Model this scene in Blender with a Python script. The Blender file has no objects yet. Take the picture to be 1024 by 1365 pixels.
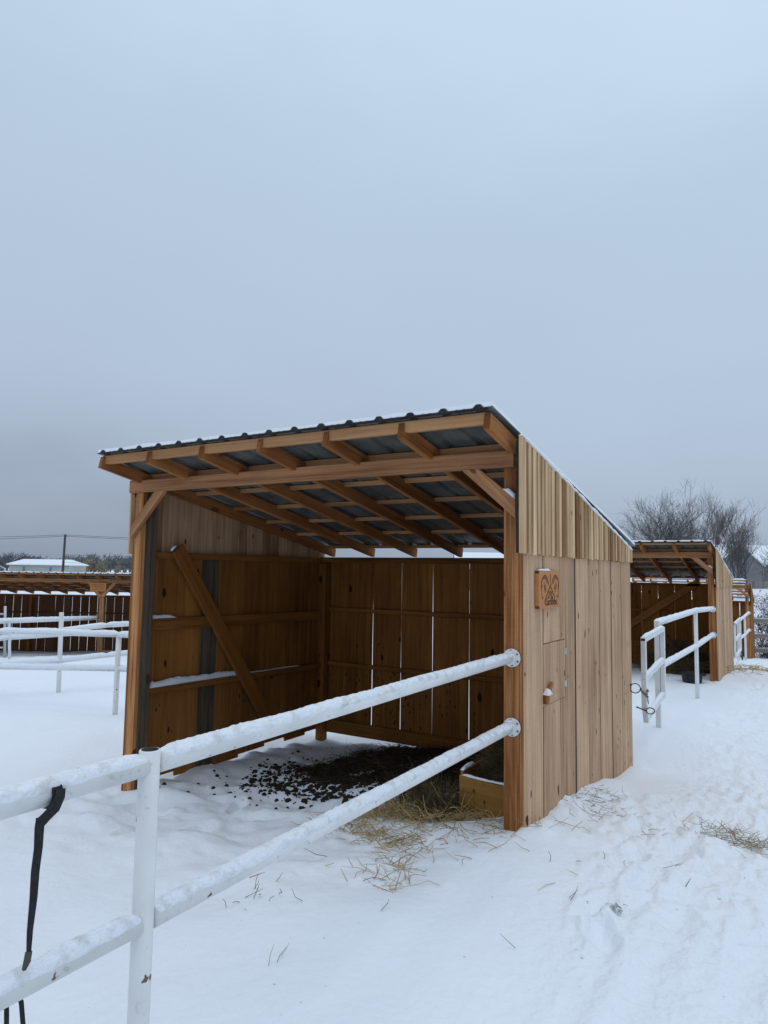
import bpy, math, random
import numpy as np
from mathutils import Vector, Matrix, noise as mnoise

random.seed(7)
S = bpy.context.scene
COL = S.collection
R = math.radians

# ------------------------------------------------------------------ helpers
def tag(o, label=None, cat=None, group=None, kind=None):
    if label: o['label'] = label
    if cat: o['category'] = cat
    if group: o['group'] = group
    if kind: o['kind'] = kind
    return o

def empty(name, loc=(0, 0, 0), rz=0.0):
    o = bpy.data.objects.new(name, None)
    COL.objects.link(o)
    o.location = loc
    o.rotation_euler = (0, 0, rz)
    o.empty_display_size = 0.2
    return o

class MB:
    """collects shapes and links them as one mesh object"""
    def __init__(self):
        self.v = []; self.f = []; self.g = []; self.t = []
    def add(self, vs, fs, gc=None, tone=0.5):
        n = len(self.v)
        self.v += [tuple(p) for p in vs]
        self.f += [tuple(i + n for i in f) for f in fs]
        self.g += [tuple(p) for p in (gc if gc else vs)]
        self.t += list(tone) if isinstance(tone, (list, tuple)) else [tone] * len(vs)
        return self
    def bar(self, a, b, w, t, side=(1, 0, 0), tone=None, ext=0.0):
        """board from a to b; w = width along 'side', t = thickness along the third axis"""
        a = Vector(a); b = Vector(b); L = (b - a)
        ln = L.length; L = L / ln
        s = Vector(side); s = (s - L * s.dot(L)).normalized()
        k = L.cross(s)
        if tone is None: tone = random.random()
        o = Vector((random.uniform(-20, 20), random.uniform(-20, 20), random.uniform(-20, 20)))
        vs = []; gc = []
        for (p, e) in ((a, 0.0), (b, ln)):
            for (i, j) in ((-1, -1), (1, -1), (1, 1), (-1, 1)):
                vs.append(p + s * (i * w / 2) + k * (j * t / 2))
                gc.append(o + Vector((i * w / 2, j * t / 2, e)))
        fs = [(0, 3, 2, 1), (4, 5, 6, 7), (0, 1, 5, 4), (1, 2, 6, 5), (2, 3, 7, 6), (3, 0, 4, 7)]
        return self.add(vs, fs, gc, tone)
    def box(self, x0, x1, y0, y1, z0, z1, axis='z', tone=None):
        cx, cy, cz = (x0 + x1) / 2, (y0 + y1) / 2, (z0 + z1) / 2
        if axis == 'z': return self.bar((cx, cy, z0), (cx, cy, z1), x1 - x0, y1 - y0, (1, 0, 0), tone)
        if axis == 'x': return self.bar((x0, cy, cz), (x1, cy, cz), y1 - y0, z1 - z0, (0, 1, 0), tone)
        return self.bar((cx, y0, cz), (cx, y1, cz), x1 - x0, z1 - z0, (1, 0, 0), tone)
    def prism_xz(self, poly, y0, y1, a, b, tone=0.6):
        """board lying in the XZ plane with cut ends; a, b give the grain line"""
        d = (Vector((b[0] - a[0], 0, b[1] - a[1]))).normalized(); k = Vector((d.z, 0, -d.x))
        o = Vector((random.uniform(-20, 20), random.uniform(-20, 20), random.uniform(-20, 20)))
        n = len(poly); vs = []; gc = []
        for y in (y0, y1):
            for x, z in poly:
                p = Vector((x, y, z)); vs.append(p); gc.append(o + Vector((p.dot(k), y, p.dot(d))))
        fs = [tuple(range(n)), tuple(reversed(range(n, 2 * n)))] + [(i, n + i, n + (i + 1) % n, (i + 1) % n) for i in range(n)]
        return self.add(vs, fs, gc, tone)
    def plank_x(self, x0, x1, y0, y1, zb, zt0, zt1, tone=None):
        """upright board in a wall facing X whose top follows a slope (zt0 at y0, zt1 at y1)"""
        if tone is None: tone = random.random()
        vs = [(x0, y0, zb), (x1, y0, zb), (x1, y1, zb), (x0, y1, zb), (x0, y0, zt0), (x1, y0, zt0), (x1, y1, zt1), (x0, y1, zt1)]
        o = (random.uniform(-20, 20), random.uniform(-20, 20), random.uniform(-20, 20))
        gc = [(o[0] + p[1], o[1] + p[0], o[2] + p[2]) for p in vs]
        fs = [(0, 3, 2, 1), (4, 5, 6, 7), (0, 1, 5, 4), (1, 2, 6, 5), (2, 3, 7, 6), (3, 0, 4, 7)]
        return self.add(vs, fs, gc, tone)
    def tube(self, pts, rad, n=10, cap=True, tone=0.5, up=(0, 0, 1)):
        pts = [Vector(p) for p in pts]
        m = len(pts)
        rr = rad if isinstance(rad, (list, tuple)) else [rad] * m
        vs = []
        prev = None
        for i, p in enumerate(pts):
            d = (pts[min(i + 1, m - 1)] - pts[max(i - 1, 0)])
            if d.length < 1e-9: d = Vector((0, 0, 1))
            d.normalize()
            if prev is None:
                s = Vector(up).cross(d)
                if s.length < 1e-3: s = Vector((1, 0, 0)).cross(d)
            else:
                s = prev - d * prev.dot(d)
            s.normalize(); prev = s
            k = d.cross(s)
            for j in range(n):
                a = 2 * math.pi * j / n
                vs.append(p + (s * math.cos(a) + k * math.sin(a)) * rr[i])
        fs = []
        for i in range(m - 1):
            for j in range(n):
                j2 = (j + 1) % n
                fs.append((i * n + j, i * n + j2, (i + 1) * n + j2, (i + 1) * n + j))
        if cap:
            fs.append(tuple(reversed(range(n))))
            fs.append(tuple(range((m - 1) * n, m * n)))
        return self.add(vs, fs, None, tone)
    def build(self, name, mat, parent=None, bevel=0.0, smooth=False):
        me = bpy.data.meshes.new(name)
        me.from_pydata(self.v, [], self.f)
        a = me.attributes.new('gc', 'FLOAT_VECTOR', 'POINT')
        a.data.foreach_set('vector', np.array(self.g, dtype=np.float32).ravel())
        b = me.attributes.new('tone', 'FLOAT', 'POINT')
        b.data.foreach_set('value', np.array(self.t, dtype=np.float32))
        me.materials.append(mat)
        if smooth:
            me.polygons.foreach_set('use_smooth', [True] * len(me.polygons))
        me.update()
        o = bpy.data.objects.new(name, me)
        COL.objects.link(o)
        if parent: o.parent = parent
        if bevel:
            md = o.modifiers.new('edge', 'BEVEL'); md.width = bevel; md.segments = 1; md.limit_method = 'ANGLE'
        return o

def copy_tree(o, parent=None):
    c = o.copy(); COL.objects.link(c)
    if parent: c.parent = parent
    for ch in list(o.children): copy_tree(ch, c)
    return c

# vectorised value noise
def _h(ix, iy, seed):
    n = (ix.astype(np.int64) * 374761393 + iy.astype(np.int64) * 668265263 + seed * 974711) & 0x7fffffff
    n = ((n ^ (n >> 13)) * 1274126177) & 0x7fffffff
    n = (n ^ (n >> 16)) & 0xffff
    return n / 65535.0
def vn(x, y, seed=0):
    x = np.asarray(x, float); y = np.asarray(y, float)
    ix = np.floor(x); iy = np.floor(y); fx = x - ix; fy = y - iy
    fx = fx * fx * fx * (fx * (fx * 6 - 15) + 10); fy = fy * fy * fy * (fy * (fy * 6 - 15) + 10)
    a = _h(ix, iy, seed); b = _h(ix + 1, iy, seed); c = _h(ix, iy + 1, seed); d = _h(ix + 1, iy + 1, seed)
    return (a + (b - a) * fx) + ((c + (d - c) * fx) - (a + (b - a) * fx)) * fy - 0.5
def fbm(x, y, seed=0, o=3):
    s = 0; a = 1.0
    for i in range(o):
        s = s + a * vn(x * 2 ** i + 17.3 * i, y * 2 ** i - 9.1 * i, seed + i); a *= 0.5
    return s
def sstep(a, b, x):
    t = np.clip((x - a) / (b - a), 0, 1); return t * t * (3 - 2 * t)

# ------------------------------------------------------------------ materials
def newmat(name):
    m = bpy.data.materials.new(name); m.use_nodes = True
    nt = m.node_tree
    b = nt.nodes['Principled BSDF']
    return m, nt, b, nt.nodes.new, nt.links.new

def wood(name, dark, light, knot=0.5, streak=1.0, saw=0.25, rough=0.85, ks=(7.5, 3.6), kth=0.5, splash=None):
    m, nt, b, N, L = newmat(name)
    at = N('ShaderNodeAttribute'); at.attribute_name = 'gc'
    tn = N('ShaderNodeAttribute'); tn.attribute_name = 'tone'
    def mapped(sc):
        mp = N('ShaderNodeMapping'); mp.inputs['Scale'].default_value = sc
        L(at.outputs['Vector'], mp.inputs['Vector']); return mp.outputs[0]
    def noise(sc, det, dist=0.0, rg=0.6):
        n = N('ShaderNodeTexNoise'); n.inputs['Scale'].default_value = 1; n.inputs['Detail'].default_value = det
        n.inputs['Distortion'].default_value = dist; n.inputs['Roughness'].default_value = rg
        L(mapped(sc), n.inputs['Vector']); return n.outputs['Fac']
    def math_(op, a, c, clamp=False):
        n = N('ShaderNodeMath'); n.operation = op; n.use_clamp = clamp
        for i, q in enumerate((a, c)):
            if isinstance(q, (int, float)): n.inputs[i].default_value = q
            else: L(q, n.inputs[i])
        return n.outputs[0]
    fine = noise((110, 110, 2.2), 5, 0.3)
    broad = noise((17, 17, 0.7), 4, 0.6)
    big = noise((2.5, 2.5, 1.3), 2)
    # tone = weighted sum
    s = math_('ADD', math_('MULTIPLY', math_('SUBTRACT', fine, 0.5), 1.7 * streak), math_('MULTIPLY', math_('SUBTRACT', broad, 0.5), 2.6 * streak))
    s = math_('ADD', s, math_('MULTIPLY', math_('SUBTRACT', tn.outputs['Fac'], 0.5), 0.75))
    s = math_('ADD', s, math_('MULTIPLY', math_('SUBTRACT', big, 0.5), 0.7))
    s = math_('ADD', s, 0.5, True)
    mix = N('ShaderNodeMix'); mix.data_type = 'RGBA'
    mix.inputs['A'].default_value = (*dark, 1); mix.inputs['B'].default_value = (*light, 1)
    L(s, mix.inputs['Factor'])
    col = mix.outputs['Result']
    # dark narrow streaks
    st = noise((75, 75, 0.9), 3, 0.2)
    rp = N('ShaderNodeMapRange'); rp.inputs['From Min'].default_value = 0.63; rp.inputs['From Max'].default_value = 0.74
    rp.inputs['To Max'].default_value = 0.55 * streak; L(st, rp.inputs['Value'])
    m2 = N('ShaderNodeMix'); m2.data_type = 'RGBA'; m2.blend_type = 'MIX'
    m2.inputs['B'].default_value = (dark[0] * .45, dark[1] * .42, dark[2] * .4, 1)
    L(rp.outputs[0], m2.inputs['Factor']); L(col, m2.inputs['A']); col = m2.outputs['Result']
    # knots
    if knot > 0:
        nz = N('ShaderNodeTexNoise'); nz.inputs['Scale'].default_value = 1; L(mapped((14, 14, 5)), nz.inputs['Vector'])
        ad = N('ShaderNodeMix'); ad.data_type = 'VECTOR'; ad.inputs['Factor'].default_value = 0.12
        L(mapped((ks[0], ks[0], ks[1])), ad.inputs['A']); L(nz.outputs['Color'], ad.inputs['B'])
        vo = N('ShaderNodeTexVoronoi'); vo.inputs['Scale'].default_value = 1; L(ad.outputs['Result'], vo.inputs['Vector'])
        sp = N('ShaderNodeSeparateColor'); L(vo.outputs['Color'], sp.inputs[0])
        rad = math_('MULTIPLY', math_('GREATER_THAN', sp.outputs[0], kth), math_('MULTIPLY', math_('ADD', sp.outputs[1], 0.35), 0.15))
        dif = math_('SUBTRACT', rad, vo.outputs['Distance'])
        kf = math_('MULTIPLY', math_('MULTIPLY', dif, 26.0, True), knot, True)
        m3 = N('ShaderNodeMix'); m3.data_type = 'RGBA'
        m3.inputs['B'].default_value = (dark[0] * .3, dark[1] * .24, dark[2] * .2, 1)
        L(kf, m3.inputs['Factor']); L(col, m3.inputs['A']); col = m3.outputs['Result']
    if splash:
        # dried mud splashes, thicker towards the foot of the wall
        tc = N('ShaderNodeTexCoord'); sx = N('ShaderNodeSeparateXYZ'); L(tc.outputs['Object'], sx.inputs[0])
        hz = N('ShaderNodeMapRange'); hz.inputs['From Min'].default_value = splash[0]; hz.inputs['From Max'].default_value = splash[1]
        hz.inputs['To Min'].default_value = 0.0; hz.inputs['To Max'].default_value = 0.8; L(sx.outputs['Z'], hz.inputs['Value'])
        cn = N('ShaderNodeTexNoise'); cn.inputs['Scale'].default_value = 2.6; cn.inputs['Detail'].default_value = 3; L(tc.outputs['Object'], cn.inputs['Vector'])
        mp2 = N('ShaderNodeMapping'); mp2.inputs['Scale'].default_value = (splash[2], splash[2], splash[2] * .6); L(tc.outputs['Object'], mp2.inputs['Vector'])
        v2 = N('ShaderNodeTexVoronoi'); v2.inputs['Scale'].default_value = 1; L(mp2.outputs[0], v2.inputs['Vector'])
        s2 = N('ShaderNodeSeparateColor'); L(v2.outputs['Color'], s2.inputs[0])
        amt = math_('MULTIPLY', hz.outputs[0], math_('MULTIPLY', math_('SUBTRACT', cn.outputs['Fac'], 0.36), 4.0, True))
        pick = math_('LESS_THAN', s2.outputs[0], amt)
        rad2 = math_('MULTIPLY', math_('ADD', math_('MULTIPLY', s2.outputs[1], s2.outputs[1]), 0.12), 0.42)
        spot = math_('MULTIPLY', pick, math_('MULTIPLY', math_('SUBTRACT', rad2, v2.outputs['Distance']), 12.0, True))
        m4 = N('ShaderNodeMix'); m4.data_type = 'RGBA'; m4.inputs['B'].default_value = (0.030, 0.018, 0.012, 1)
        L(math_('MULTIPLY', spot, 0.85), m4.inputs['Factor']); L(col, m4.inputs['A']); col = m4.outputs['Result']
    # saw marks across the grain
    sw = noise((9.0, 9.0, 210.0), 3, 0.4)
    hsv = N('ShaderNodeHueSaturation'); L(col, hsv.inputs['Color'])
    L(math_('ADD', math_('MULTIPLY', math_('SUBTRACT', sw, 0.5), saw * 1.6), 1.0), hsv.inputs['Value'])
    L(hsv.outputs[0], b.inputs['Base Color'])
    b.inputs['Roughness'].default_value = rough
    b.inputs['Specular IOR Level'].default_value = 0.25
    bp = N('ShaderNodeBump'); bp.inputs['Strength'].default_value = 0.45; bp.inputs['Distance'].default_value = 0.004
    L(math_('ADD', fine, math_('MULTIPLY', sw, 0.5)), bp.inputs['Height']); L(bp.outputs[0], b.inputs['Normal'])
    return m

def noisy(name, c1, c2, scale=8, rough=0.8, metal=0.0, bump=0.0, bscale=60, det=4, lo=0.35, hi=0.65, spec=0.3, coord='Object'):
    m, nt, b, N, L = newmat(name)
    tc = N('ShaderNodeTexCoord')
    n = N('ShaderNodeTexNoise'); n.inputs['Scale'].default_value = scale; n.inputs['Detail'].default_value = det
    L(tc.outputs[coord], n.inputs['Vector'])
    mr = N('ShaderNodeMapRange'); mr.inputs['From Min'].default_value = lo; mr.inputs['From Max'].default_value = hi
    L(n.outputs['Fac'], mr.inputs['Value'])
    mx = N('ShaderNodeMix'); mx.data_type = 'RGBA'; mx.inputs['A'].default_value = (*c1, 1); mx.inputs['B'].default_value = (*c2, 1)
    L(mr.outputs[0], mx.inputs['Factor']); L(mx.outputs['Result'], b.inputs['Base Color'])
    b.inputs['Roughness'].default_value = rough; b.inputs['Metallic'].default_value = metal
    b.inputs['Specular IOR Level'].default_value = spec
    if bump:
        n2 = N('ShaderNodeTexNoise'); n2.inputs['Scale'].default_value = bscale; n2.inputs['Detail'].default_value = 5
        L(tc.outputs[coord], n2.inputs['Vector'])
        bp = N('ShaderNodeBump'); bp.inputs['Strength'].default_value = bump; bp.inputs['Distance'].default_value = 0.01
        L(n2.outputs['Fac'], bp.inputs['Height']); L(bp.outputs[0], b.inputs['Normal'])
    return m

def painted_pipe(name):
    m, nt, b, N, L = newmat(name)
    tc = N('ShaderNodeTexCoord')
    def noise(sc, det):
        n = N('ShaderNodeTexNoise'); n.inputs['Scale'].default_value = sc; n.inputs['Detail'].default_value = det
        L(tc.outputs['Object'], n.inputs['Vector']); return n.outputs['Fac']
    def mr(v, a, c, hi=1.0):
        n = N('ShaderNodeMapRange'); n.inputs['From Min'].default_value = a; n.inputs['From Max'].default_value = c
        n.inputs['To Max'].default_value = hi; L(v, n.inputs['Value']); return n.outputs[0]
    def mix(f, A, B):
        n = N('ShaderNodeMix'); n.data_type = 'RGBA'; L(f, n.inputs['Factor'])
        if isinstance(A, tuple): n.inputs['A'].default_value = (*A, 1)
        else: L(A, n.inputs['A'])
        n.inputs['B'].default_value = (*B, 1); return n.outputs['Result']
    c = mix(mr(noise(5, 4), 0.4, 0.7), (0.80, 0.80, 0.79), (0.68, 0.68, 0.67))
    c = mix(mr(noise(38, 5), 0.62, 0.70, 0.6), c, (0.50, 0.50, 0.48))
    c = mix(mr(noise(17, 3), 0.705, 0.72), c, (0.16, 0.09, 0.06))
    L(c, b.inputs['Base Color']); b.inputs['Roughness'].default_value = 0.5
    return m

def snow_mat(name, ground=False, crust=False):
    m, nt, b, N, L = newmat(name)
    b.inputs['Roughness'].default_value = 0.9
    b.inputs['Specular IOR Level'].default_value = 0.15
    tc = N('ShaderNodeTexCoord')
    def noise(sc, det):
        n = N('ShaderNodeTexNoise'); n.inputs['Scale'].default_value = sc; n.inputs['Detail'].default_value = det
        L(tc.outputs['Object'], n.inputs['Vector']); return n.outputs['Fac']
    base = (0.835, 0.866, 0.912)
    if ground:
        at = N('ShaderNodeAttribute'); at.attribute_name = 'mud'
        ad = N('ShaderNodeMath'); ad.operation = 'ADD'; L(at.outputs['Fac'], ad.inputs[0])
        sb = N('ShaderNodeMath'); sb.operation = 'MULTIPLY_ADD'; L(noise(26, 5), sb.inputs[0]); sb.inputs[1].default_value = 1.7; sb.inputs[2].default_value = -0.85
        L(sb.outputs[0], ad.inputs[1])
        mr = N('ShaderNodeMapRange'); mr.inputs['From Min'].default_value = 0.36; mr.inputs['From Max'].default_value = 0.62
        L(ad.outputs[0], mr.inputs['Value'])
        soil = N('ShaderNodeMix'); soil.data_type = 'RGBA'; soil.inputs['A'].default_value = (0.018, 0.013, 0.010, 1); soil.inputs['B'].default_value = (0.055, 0.038, 0.022, 1)
        L(noise(40, 4), soil.inputs['Factor'])
        mx = N('ShaderNodeMix'); mx.data_type = 'RGBA'; mx.inputs['A'].default_value = (*base, 1)
        L(soil.outputs['Result'], mx.inputs['B']); L(mr.outputs[0], mx.inputs['Factor']); L(mx.outputs['Result'], b.inputs['Base Color'])
    elif crust:
        mr = N('ShaderNodeMapRange'); mr.inputs['From Min'].default_value = .50; mr.inputs['From Max'].default_value = .68; L(noise(19, 6), mr.inputs['Value'])
        mx = N('ShaderNodeMix'); mx.data_type = 'RGBA'; mx.inputs['A'].default_value = (*base, 1); mx.inputs['B'].default_value = (.66, .665, .67, 1)
        L(mr.outputs[0], mx.inputs['Factor']); L(mx.outputs['Result'], b.inputs['Base Color'])
    else:
        b.inputs['Base Color'].default_value = (*base, 1)
    hsrc = noise(48 if crust else 22, 6)
    if ground:
        ta = N('ShaderNodeAttribute'); ta.attribute_name = 'tramp'
        mm = N('ShaderNodeMath'); mm.operation = 'MULTIPLY_ADD'; mm.inputs[1].default_value = 1.6; mm.inputs[2].default_value = 0.75; L(ta.outputs['Fac'], mm.inputs[0])
        m5 = N('ShaderNodeMath'); m5.operation = 'MULTIPLY'; L(hsrc, m5.inputs[0]); L(mm.outputs[0], m5.inputs[1]); hsrc = m5.outputs[0]
    b1 = N('ShaderNodeBump'); b1.inputs['Strength'].default_value = 0.6; b1.inputs['Distance'].default_value = 0.026 if crust else 0.016
    L(hsrc, b1.inputs['Height'])
    b2 = N('ShaderNodeBump'); b2.inputs['Strength'].default_value = 0.35; b2.inputs['Distance'].default_value = 0.003
    L(noise(160, 3), b2.inputs['Height']); L(b1.outputs[0], b2.inputs['Normal']); L(b2.outputs[0], b.inputs['Normal'])
    return m

M = {}
M['post'] = wood('post wood', (0.21, 0.074, 0.022), (0.68, 0.315, 0.122), 0.85, 0.8, 0.2)
M['beam'] = wood('beam wood', (0.16, 0.064, 0.024), (0.54, 0.262, 0.122), 0.7, 0.65, 0.18)
M['rafter'] = wood('rafter wood', (0.18, 0.060, 0.015), (0.50, 0.205, 0.066), 0.7, 0.65, 0.15)
M['purlin'] = wood('purlin wood', (0.24, 0.100, 0.038), (0.56, 0.29, 0.135), 0.6, 0.65, 0.15)
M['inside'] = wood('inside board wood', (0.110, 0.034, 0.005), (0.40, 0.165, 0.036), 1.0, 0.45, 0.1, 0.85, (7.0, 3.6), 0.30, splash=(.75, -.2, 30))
M['brace'] = wood('orange brace wood', (0.14, 0.045, 0.007), (0.31, 0.115, 0.020), 0.6, 0.5, 0.1)
M['siding'] = wood('weathered siding wood', (0.285, 0.158, 0.082), (0.725, 0.475, 0.295), 1.0, 0.55, 0.16, 0.85, (13, 5.5), 0.42, splash=(.95, -.3, 24))
M['gable'] = wood('pale gable wood', (0.22, 0.095, 0.032), (0.82, 0.575, 0.335), 1.0, 0.5, 0.1, 0.85, (11, 5.5), 0.45)
M['grey'] = wood('old grey wood', (0.050, 0.036, 0.023), (0.17, 0.130, 0.092), 0.6, 0.8, 0.2)
M['darkred'] = wood('dark stained wood', (0.070, 0.027, 0.010), (0.18, 0.076, 0.032), 0.9, 0.6, 0.1)
M['seam'] = noisy('dark gap shade wood', (0.030, 0.014, 0.008), (0.06, 0.03, 0.018), 20)  # near-black brown that paints shade into the gaps between boards
M['manger'] = wood('manger wood', (0.19, 0.085, 0.016), (0.40, 0.205, 0.050), 1.0, 0.45, 0.1, 0.85, (24, 16), 0.62, splash=(.8, -.4, 26))
M['signwood'] = wood('sign wood', (0.38, 0.150, 0.045), (0.64, 0.285, 0.095), 0.0, 0.4, 0.05, 0.6)
M['engrave'] = noisy('burnt engraving', (0.075, 0.027, 0.012), (0.12, 0.045, 0.02), 60)
M['metal'] = noisy('roof sheet metal', (0.10, 0.11, 0.108), (0.17, 0.185, 0.18), 6, 0.45, 0.35, 0.1, 25, spec=0.5)
M['snow'] = snow_mat('settled snow')
M['ground'] = snow_mat('ground snow', True)
M['crust'] = snow_mat('frost crust', False, True)
M['pipe'] = painted_pipe('white painted pipe')
M['black'] = noisy('black webbing', (0.010, 0.010, 0.011), (0.022, 0.022, 0.024), 80, 0.7)
M['rubber'] = noisy('black rubber', (0.012, 0.012, 0.013), (0.03, 0.03, 0.032), 12, 0.6)
M['steel'] = noisy('rusty steel', (0.06, 0.045, 0.038), (0.14, 0.12, 0.11), 70, 0.5, 0.7)
M['galv'] = noisy('galvanised steel', (0.42, 0.47, 0.50), (0.55, 0.60, 0.62), 40, 0.4, 0.5)
M['green'] = noisy('green rope', (0.01, 0.05, 0.035), (0.02, 0.08, 0.05), 60, 0.7)
M['hay'] = noisy('dry hay', (0.25, 0.165, 0.065), (0.56, 0.41, 0.20), 3.5, 0.85, lo=0.3, hi=0.7)
M['oldhay'] = noisy('old damp hay', (0.060, 0.042, 0.020), (0.16, 0.115, 0.055), 4, 0.9)
M['greyhay'] = noisy('weathered hay', (0.13, 0.115, 0.075), (0.27, 0.235, 0.15), 5, 0.9)
M['palehay'] = noisy('bleached hay', (0.24, 0.185, 0.11), (0.44, 0.36, 0.23), 5, 0.9)
M['dung'] = noisy('manure', (0.014, 0.011, 0.008), (0.04, 0.028, 0.017), 20, 0.95)
M['bark'] = noisy('bark', (0.085, 0.078, 0.078), (0.16, 0.145, 0.14), 6, 0.95)
M['barkred'] = noisy('reddish bark', (0.105, 0.085, 0.084), (0.175, 0.147, 0.142), 6, 0.95)
M['bedding'] = noisy('trodden bedding', (0.018, 0.012, 0.007), (0.060, 0.042, 0.021), 4, 0.95)
M['bushleaf'] = noisy('withered leaves', (0.045, 0.022, 0.015), (0.09, 0.05, 0.03), 4, 0.9)
M['shingle'] = noisy('grey cladding', (0.16, 0.165, 0.175), (0.22, 0.225, 0.235), 1.2, 0.9, coord='Object')
M['cream'] = noisy('pale siding', (0.40, 0.40, 0.37), (0.48, 0.48, 0.44), 0.4, 0.8)
M['glass'] = noisy('dark window glass', (0.02, 0.025, 0.03), (0.04, 0.045, 0.05), 1, 0.1)
M['polewood'] = noisy('pole wood', (0.06, 0.05, 0.045), (0.10, 0.085, 0.075), 3, 0.9)
M['wire'] = noisy('wire', (0.03, 0.03, 0.035), (0.04, 0.04, 0.045), 3, 0.7)
M['farwood'] = noisy('haze paled far tree bark', (0.125, 0.132, 0.148), (0.19, 0.19, 0.195), 0.05, 0.95)  # bark paled in its colour to stand in for distance haze
M['willow'] = noisy('yellow twigs', (0.22, 0.185, 0.13), (0.27, 0.235, 0.17), 0.1, 0.95)
M['greyfence'] = wood('grey fence wood', (0.17, 0.155, 0.14), (0.30, 0.28, 0.255), 0.4, 0.9, 0.2)

# ------------------------------------------------------------------ ground
P3 = [(0, -.1, .03), (0, .5, -.03), (.03, 1.05, -.07), (.03, 1.7, -.16), (.03, 2.34, -.23), (.03, 2.9, -.25), (-.5, .3, -.08), (-1.1, .15, -.15),
      (-3.6, 0, -.34), (-3.55, 1, -.39), (-3.5, 1.8, -.43), (-3.45, 2.8, -.45), (-2.3, 2.8, -.40), (-1.0, 2.7, -.30), (0, 4.5, -.16), (0, 7.8, -.31), (.07, 10, -.335),
      (-6.15, 1.83, -.31), (-8.08, 2.3, -.30), (-.12, 21.3, -1.05), (-.12, 17, -.70), (-.12, 19.6, -.93), (-17.5, 9.9, -1.17), (-14.5, 5.3, -.60), (-21, 8, -1.3),
      (1.5, -4, .0), (0, -2.8, -.03), (-1, -2.5, -.12), (1.3, -1, .02), (1.3, 1, -.05), (1, 9.5, -.33), (4, -4, .02), (6, 10, -.35), (-6, -4, -.25), (0, -9, 0), (8, 0, 0),
      (0, 24, -1.32), (3, 24, -1.3), (8, 22, -1.1), (-8, 15, -.9), (-2.7, 64, .5), (-14, 54, .1), (10, 60, .5), (-5, 104, .3), (-40, 60, -.6), (-77, 48, -.7), (-40, 15, -1.3),
      (-30, -30, -.5), (30, -30, 0), (40, 30, -.3), (-120, 110, -.6), (-120, -60, -.5), (80, 110, .3), (100, -60, 0)]
P3 = np.array(P3, float)
def _phi(r): return r * r * np.log(r + 1e-9)
_d = np.hypot(P3[:, None, 0] - P3[None, :, 0], P3[:, None, 1] - P3[None, :, 1])
_A = np.zeros((len(P3) + 3,) * 2)
_A[:-3, :-3] = _phi(_d) + 0.02 * np.eye(len(P3)); _A[:-3, -3] = 1; _A[:-3, -2:] = P3[:, :2]; _A[-3:, :-3] = _A[:-3, -3:].T
_w = np.linalg.solve(_A, np.r_[P3[:, 2], 0, 0, 0])
def tps(x, y):
    sh = x.shape; x = x.ravel(); y = y.ravel(); out = np.empty_like(x)
    for i in range(0, len(x), 40000):
        xx = x[i:i + 40000]; yy = y[i:i + 40000]
        r = np.hypot(xx[:, None] - P3[None, :, 0], yy[:, None] - P3[None, :, 1])
        out[i:i + 40000] = _phi(r) @ _w[:-3] + _w[-3] + _w[-2] * xx + _w[-1] * yy
    return out.reshape(sh)

rng = np.random.default_rng(11)
# footprints: (x, y, angle, length, depth)
prints = []
for k in range(120):
    yy = rng.uniform(.4, 18.0)
    xc = 1.15 + 0.35 * math.sin(yy * 0.35)
    prints.append((xc + rng.normal(0, 0.42), yy, rng.normal(0, 0.35), rng.uniform(.20, .30), rng.uniform(.015, .042)))
for (x, y) in [(.62, -.72), (.78, -.35), (.66, -.02), (.86, .3), (.55, .55), (.7, -.95), (.95, .75), (.5, .85)]:
    prints.append((x, y, rng.normal(0.2, 0.3), .26, .038))
for k in range(14):
    prints.append((rng.uniform(-3, -.5), rng.uniform(-.9, 1.2), rng.uniform(0, 3), .3, .03))
for k in range(40):
    prints.append((rng.uniform(-12, -5), rng.uniform(-2, 9), rng.uniform(0, 3), .3, .035))

def ruts(x, y):
    d = 0
    for (x0, k, w, dep) in ((1.02, 0.10, .06, .016), (.80, 0.06, .05, .010), (1.36, 0.12, .06, .012)):
        c = x0 + k * (y + .2) + 0.02 * np.sin(y * 3)
        t = (x - c) / w
        d = d - dep * np.exp(-t * t) + dep * .5 * np.exp(-((np.abs(t) - 1.9) / .7) ** 2)
    return d * sstep(.75, .3, y) * (1 + .9 * fbm(x * 5, y * 6, 71, 2))

def mudmask(x, y):
    n = fbm(x * 2.8, y * 2.8, 41, 4) * 0.85
    inside = sstep(-3.05, -2.35, x + n * .9) * sstep(.45, 1.15, y + n * .8 + .25 * (x + .4)) * sstep(3.2, 2.75, y) * sstep(.0, -.05, x)
    pile = sstep(0.42, 0.0, np.hypot((x + .75) / 1.1, (y - .42)) + n * .5) * .85
    return np.clip(np.maximum(inside * .95, pile), 0, 1)

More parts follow.
